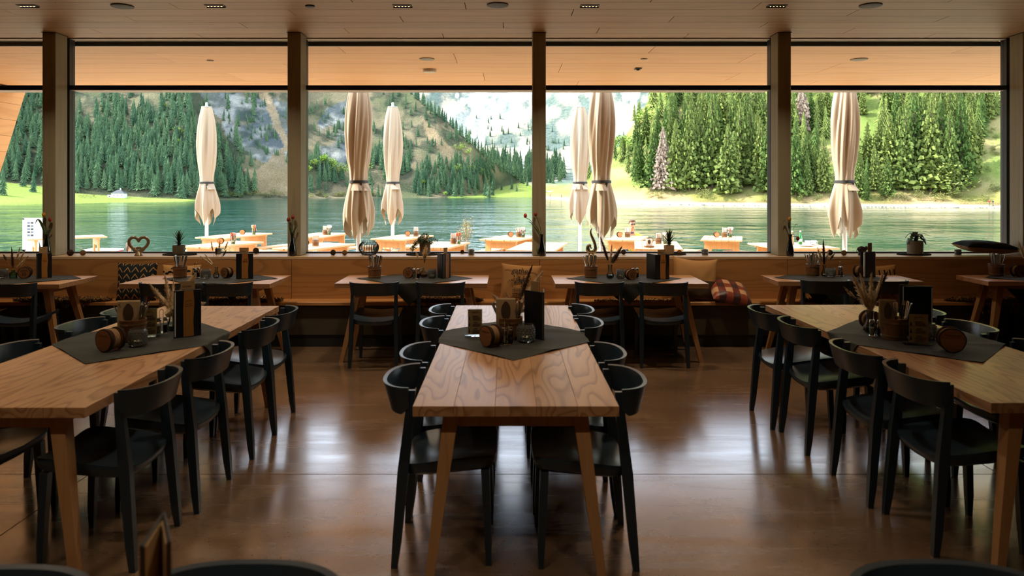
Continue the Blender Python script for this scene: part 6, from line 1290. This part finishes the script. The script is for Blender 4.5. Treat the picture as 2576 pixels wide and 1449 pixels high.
for px, py, hp in [(1288, 476, 32), (1300, 482, 24), (1262, 478, 26), (60, 470, 60), (85, 484, 62), (8, 492, 80), (40, 455, 60)]:
    p = hit('mountain_left', px, py)
    if p is not None: LOWT.append((hp+60, p, hp*p.y/K, 'A', 0, 1.0, 'single spruce standing on the green meadow', 'spruces on the meadows', RT.random()))
def pr_hill(px, py):
    if py > ip(px, [(1380, 484), (1500, 480), (1580, 462), (1640, 470), (1960, 470), (2000, 490), (2500, 470)]): return 0
    if 2055 < px < 2235 and py > ip(px, [(2055, 330), (2235, 232)])-10 and py < ip(px, [(2055, 450), (2130, 420), (2235, 330)]): return .03
    if px > 2430 and py > ip(px, [(2430, 420), (2510, 300)]): return .03
    return 1
scatter('hill_right', 330, pr_hill, lambda x, y: 62 if x < 1640 else 95, 'B', True, 'olive green spruce in the wood on the right hillside', 'wood on the right hillside', (1385, 150, 2515, 490), 9)
LOWT.sort(key=lambda q: -q[0]); nind = 296-N_IND; groups_n = {}
vv, ff, tn = [], [], []; base = 0
for k, (hp, p, h, kind, vi, rz, lab, group, tone) in enumerate(LOWT):
    me = (LOWA if kind == 'A' else LOWB)[vi]
    if k < nind:
        o = obj('spruce_tree', me, None, p-Vector((0, 0, .2)), (0, 0, rz)); o.scale = (h, h, h); tag(o, lab, 'tree', group); continue
    co = np.empty(len(me.vertices)*3, np.float32); me.vertices.foreach_get('co', co); co = co.reshape(-1, 3)*h; c, s = math.cos(rz), math.sin(rz)
    q = np.stack([co[:, 0]*c-co[:, 1]*s+p.x, co[:, 0]*s+co[:, 1]*c+p.y, co[:, 2]+p.z-.2], 1); fi = np.empty(len(me.loops), np.int32); me.loops.foreach_get('vertex_index', fi)
    vv.append(q); ff.append(fi.reshape(-1, 3)+base); tv = np.empty(len(q), np.float32); me.attributes['tone'].data.foreach_get('value', tv); tn.append((np.clip(tone*.7+.15+tv, .01, .99), kind)); base += len(q)
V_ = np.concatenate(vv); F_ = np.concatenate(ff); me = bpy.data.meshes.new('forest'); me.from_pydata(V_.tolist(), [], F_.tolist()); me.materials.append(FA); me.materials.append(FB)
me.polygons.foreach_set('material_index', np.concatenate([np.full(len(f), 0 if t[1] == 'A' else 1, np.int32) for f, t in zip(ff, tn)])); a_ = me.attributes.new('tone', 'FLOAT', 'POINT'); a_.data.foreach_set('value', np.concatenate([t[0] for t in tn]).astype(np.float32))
o = obj('spruce_forest', me); tag(o, 'dense mass of smaller spruces covering the slopes around the lake', 'forest', None, 'stuff')
# fresh green broadleaf trees and shoreline bushes
for px, py, hp in [(790, 430, 34), (815, 425, 40), (838, 440, 44), (860, 450, 40), (770, 445, 30), (920, 440, 36), (1160, 385, 26), (1178, 395, 22), (1150, 440, 26), (1185, 436, 22), (1210, 440, 20), (450, 345, 26), (414, 275, 18), (446, 368, 20), (1062, 475, 22), (1120, 497, 18)]:
    p = hit('mountain_left', px, py)
    if p is not None: tree_big(p, hp*p.y/K, 'small fresh green broadleaf tree on the slopes left of the valley', 'fresh green trees', 'deciduous')
def bush(ter, px, py, hp, lab, group):
    p = hit(ter, px, py)
    if p is None: return
    o = obj('shoreline_bush', RT.choice(BUSH), None, p-Vector((0, 0, .1)), (0, 0, RT.uniform(0, 6))); h = hp*p.y/K*1.5; o.scale = (h*1.3, h, h); tag(o, lab, 'bush', group)
for k in range(30): bush('mountain_left', 560+k*14+RT.uniform(-5, 5), 497+RT.uniform(-4, 1), RT.uniform(8, 16), 'olive bush along the far shoreline under the cliffs', 'bushes on the far shore')
for k in range(48): px = 1600+k*19+RT.uniform(-8, 8); bush('hill_right', px, RT.uniform(468, 512), RT.uniform(10, 26), 'low bush on the sandy bank across the lake', 'bushes on the right bank')
for k in range(14): bush('hill_right', RT.uniform(2430, 2510), RT.uniform(330, 470), RT.uniform(6, 14), 'dark low bush dotted on the grass slope at the far right', 'bushes on the grass slope')
for k in range(5): bush('mountain_left', 200+k*9, 497+k % 2*2, 7, 'small bush on the meadow left of the white house', 'bushes on the meadow')
# shoreline stones
STN = MB(); STN.ball((0, 0, 0), (1, .8, .6), 7, 5); STN = STN.mesh('stone', M('shore_stone', '#cfc6b2', .9))
for k in range(110):
    px = 1560+k*8.7+RT.uniform(-3, 3); d = HL*K/(ip(px, SH_R)-PY)+RT.uniform(-.3, 1.2); o = obj('shore_stone', STN, None, ((px-PX)*d/K, d, LZ+.02+RT.uniform(0, .12)), (0, 0, RT.uniform(0, 6))); s = RT.uniform(.15, .5); o.scale = (s*1.3, s, s*.8); tag(o, 'pale stone at the waterline of the right bank', 'stone', 'stones on the right shore')
# house
p = hit('mountain_left', 300, 497.5); WALLW = M('house_white', '#e9ecec', .8); ROOF = M('roof_slate', '#39424a', .7); WIN = M('house_window', '#39403f', .4)
t = thing('white_house', 'small white house with a dark hipped roof on the far meadow', 'house', p, .12); sc = p.y/K
W_, h_ = 30*sc, 10.5*sc
MB().box((0, 0, h_/2-.3), (W_, W_*.7, h_+.6)).build('wall', WALLW, t); MB().box((-W_*.66, -.2, h_*.34), (W_*.34, W_*.45, h_*.68)).build('annex', WALLW, t)
MB().hexa([(-W_*.56, -W_*.42, h_), (W_*.56, -W_*.42, h_), (W_*.56, W_*.42, h_), (-W_*.56, W_*.42, h_)], [(-W_*.12, -.05, h_+9*sc), (W_*.12, -.05, h_+9*sc), (W_*.12, .05, h_+9*sc), (-W_*.12, .05, h_+9*sc)]).build('roof', ROOF, t); MB().box((W_*.1, 0, h_+9*sc), (.35, .35, 1.1)).build('chimney', WALLW, t); MB().box((-W_*.66, -.2, h_*.72), (W_*.40, W_*.5, .12)).build('annex_roof', ROOF, t)
for x in (-.28, 0.0, .34): MB().box((x*W_, -W_*.352, h_*.55), (1.6*sc, .06, 2.6*sc)).build('window', WIN, t)
MB().box((-W_*.66, -.2-W_*.227, h_*.3), (2.6*sc, .06, 3*sc)).build('window', WIN, t)
# hikers on the lakeside path
for px, top, rz, lab in [(2489, REDC, 100, 'hiker in a red jacket on the lakeside path, far right'), (2498, BLUEC, 80, 'hiker in a dark jacket with pack beside the red one, far right')]:
    d = HL*K/(ip(px, SH_R)-PY)+2.2; person(lab, ((px-PX)*d/K, d, LZ+.25), D(rz), 1.0, standing(), (SKIN, top, TROU, LACE), HAIRB)
for px, lab in [(1384, 'walker on the shore path right of the central column, nearer one'), (1412, 'walker on the shore path left of the small umbrella')]:
    d = HL*K/(ip(px, SH_R)-PY)+2.0; person(lab, ((px-PX)*d/K, d, LZ+.2), D(95), 1.0, standing(), (SKIN, DARKC, TROU, LACE), HAIRB)
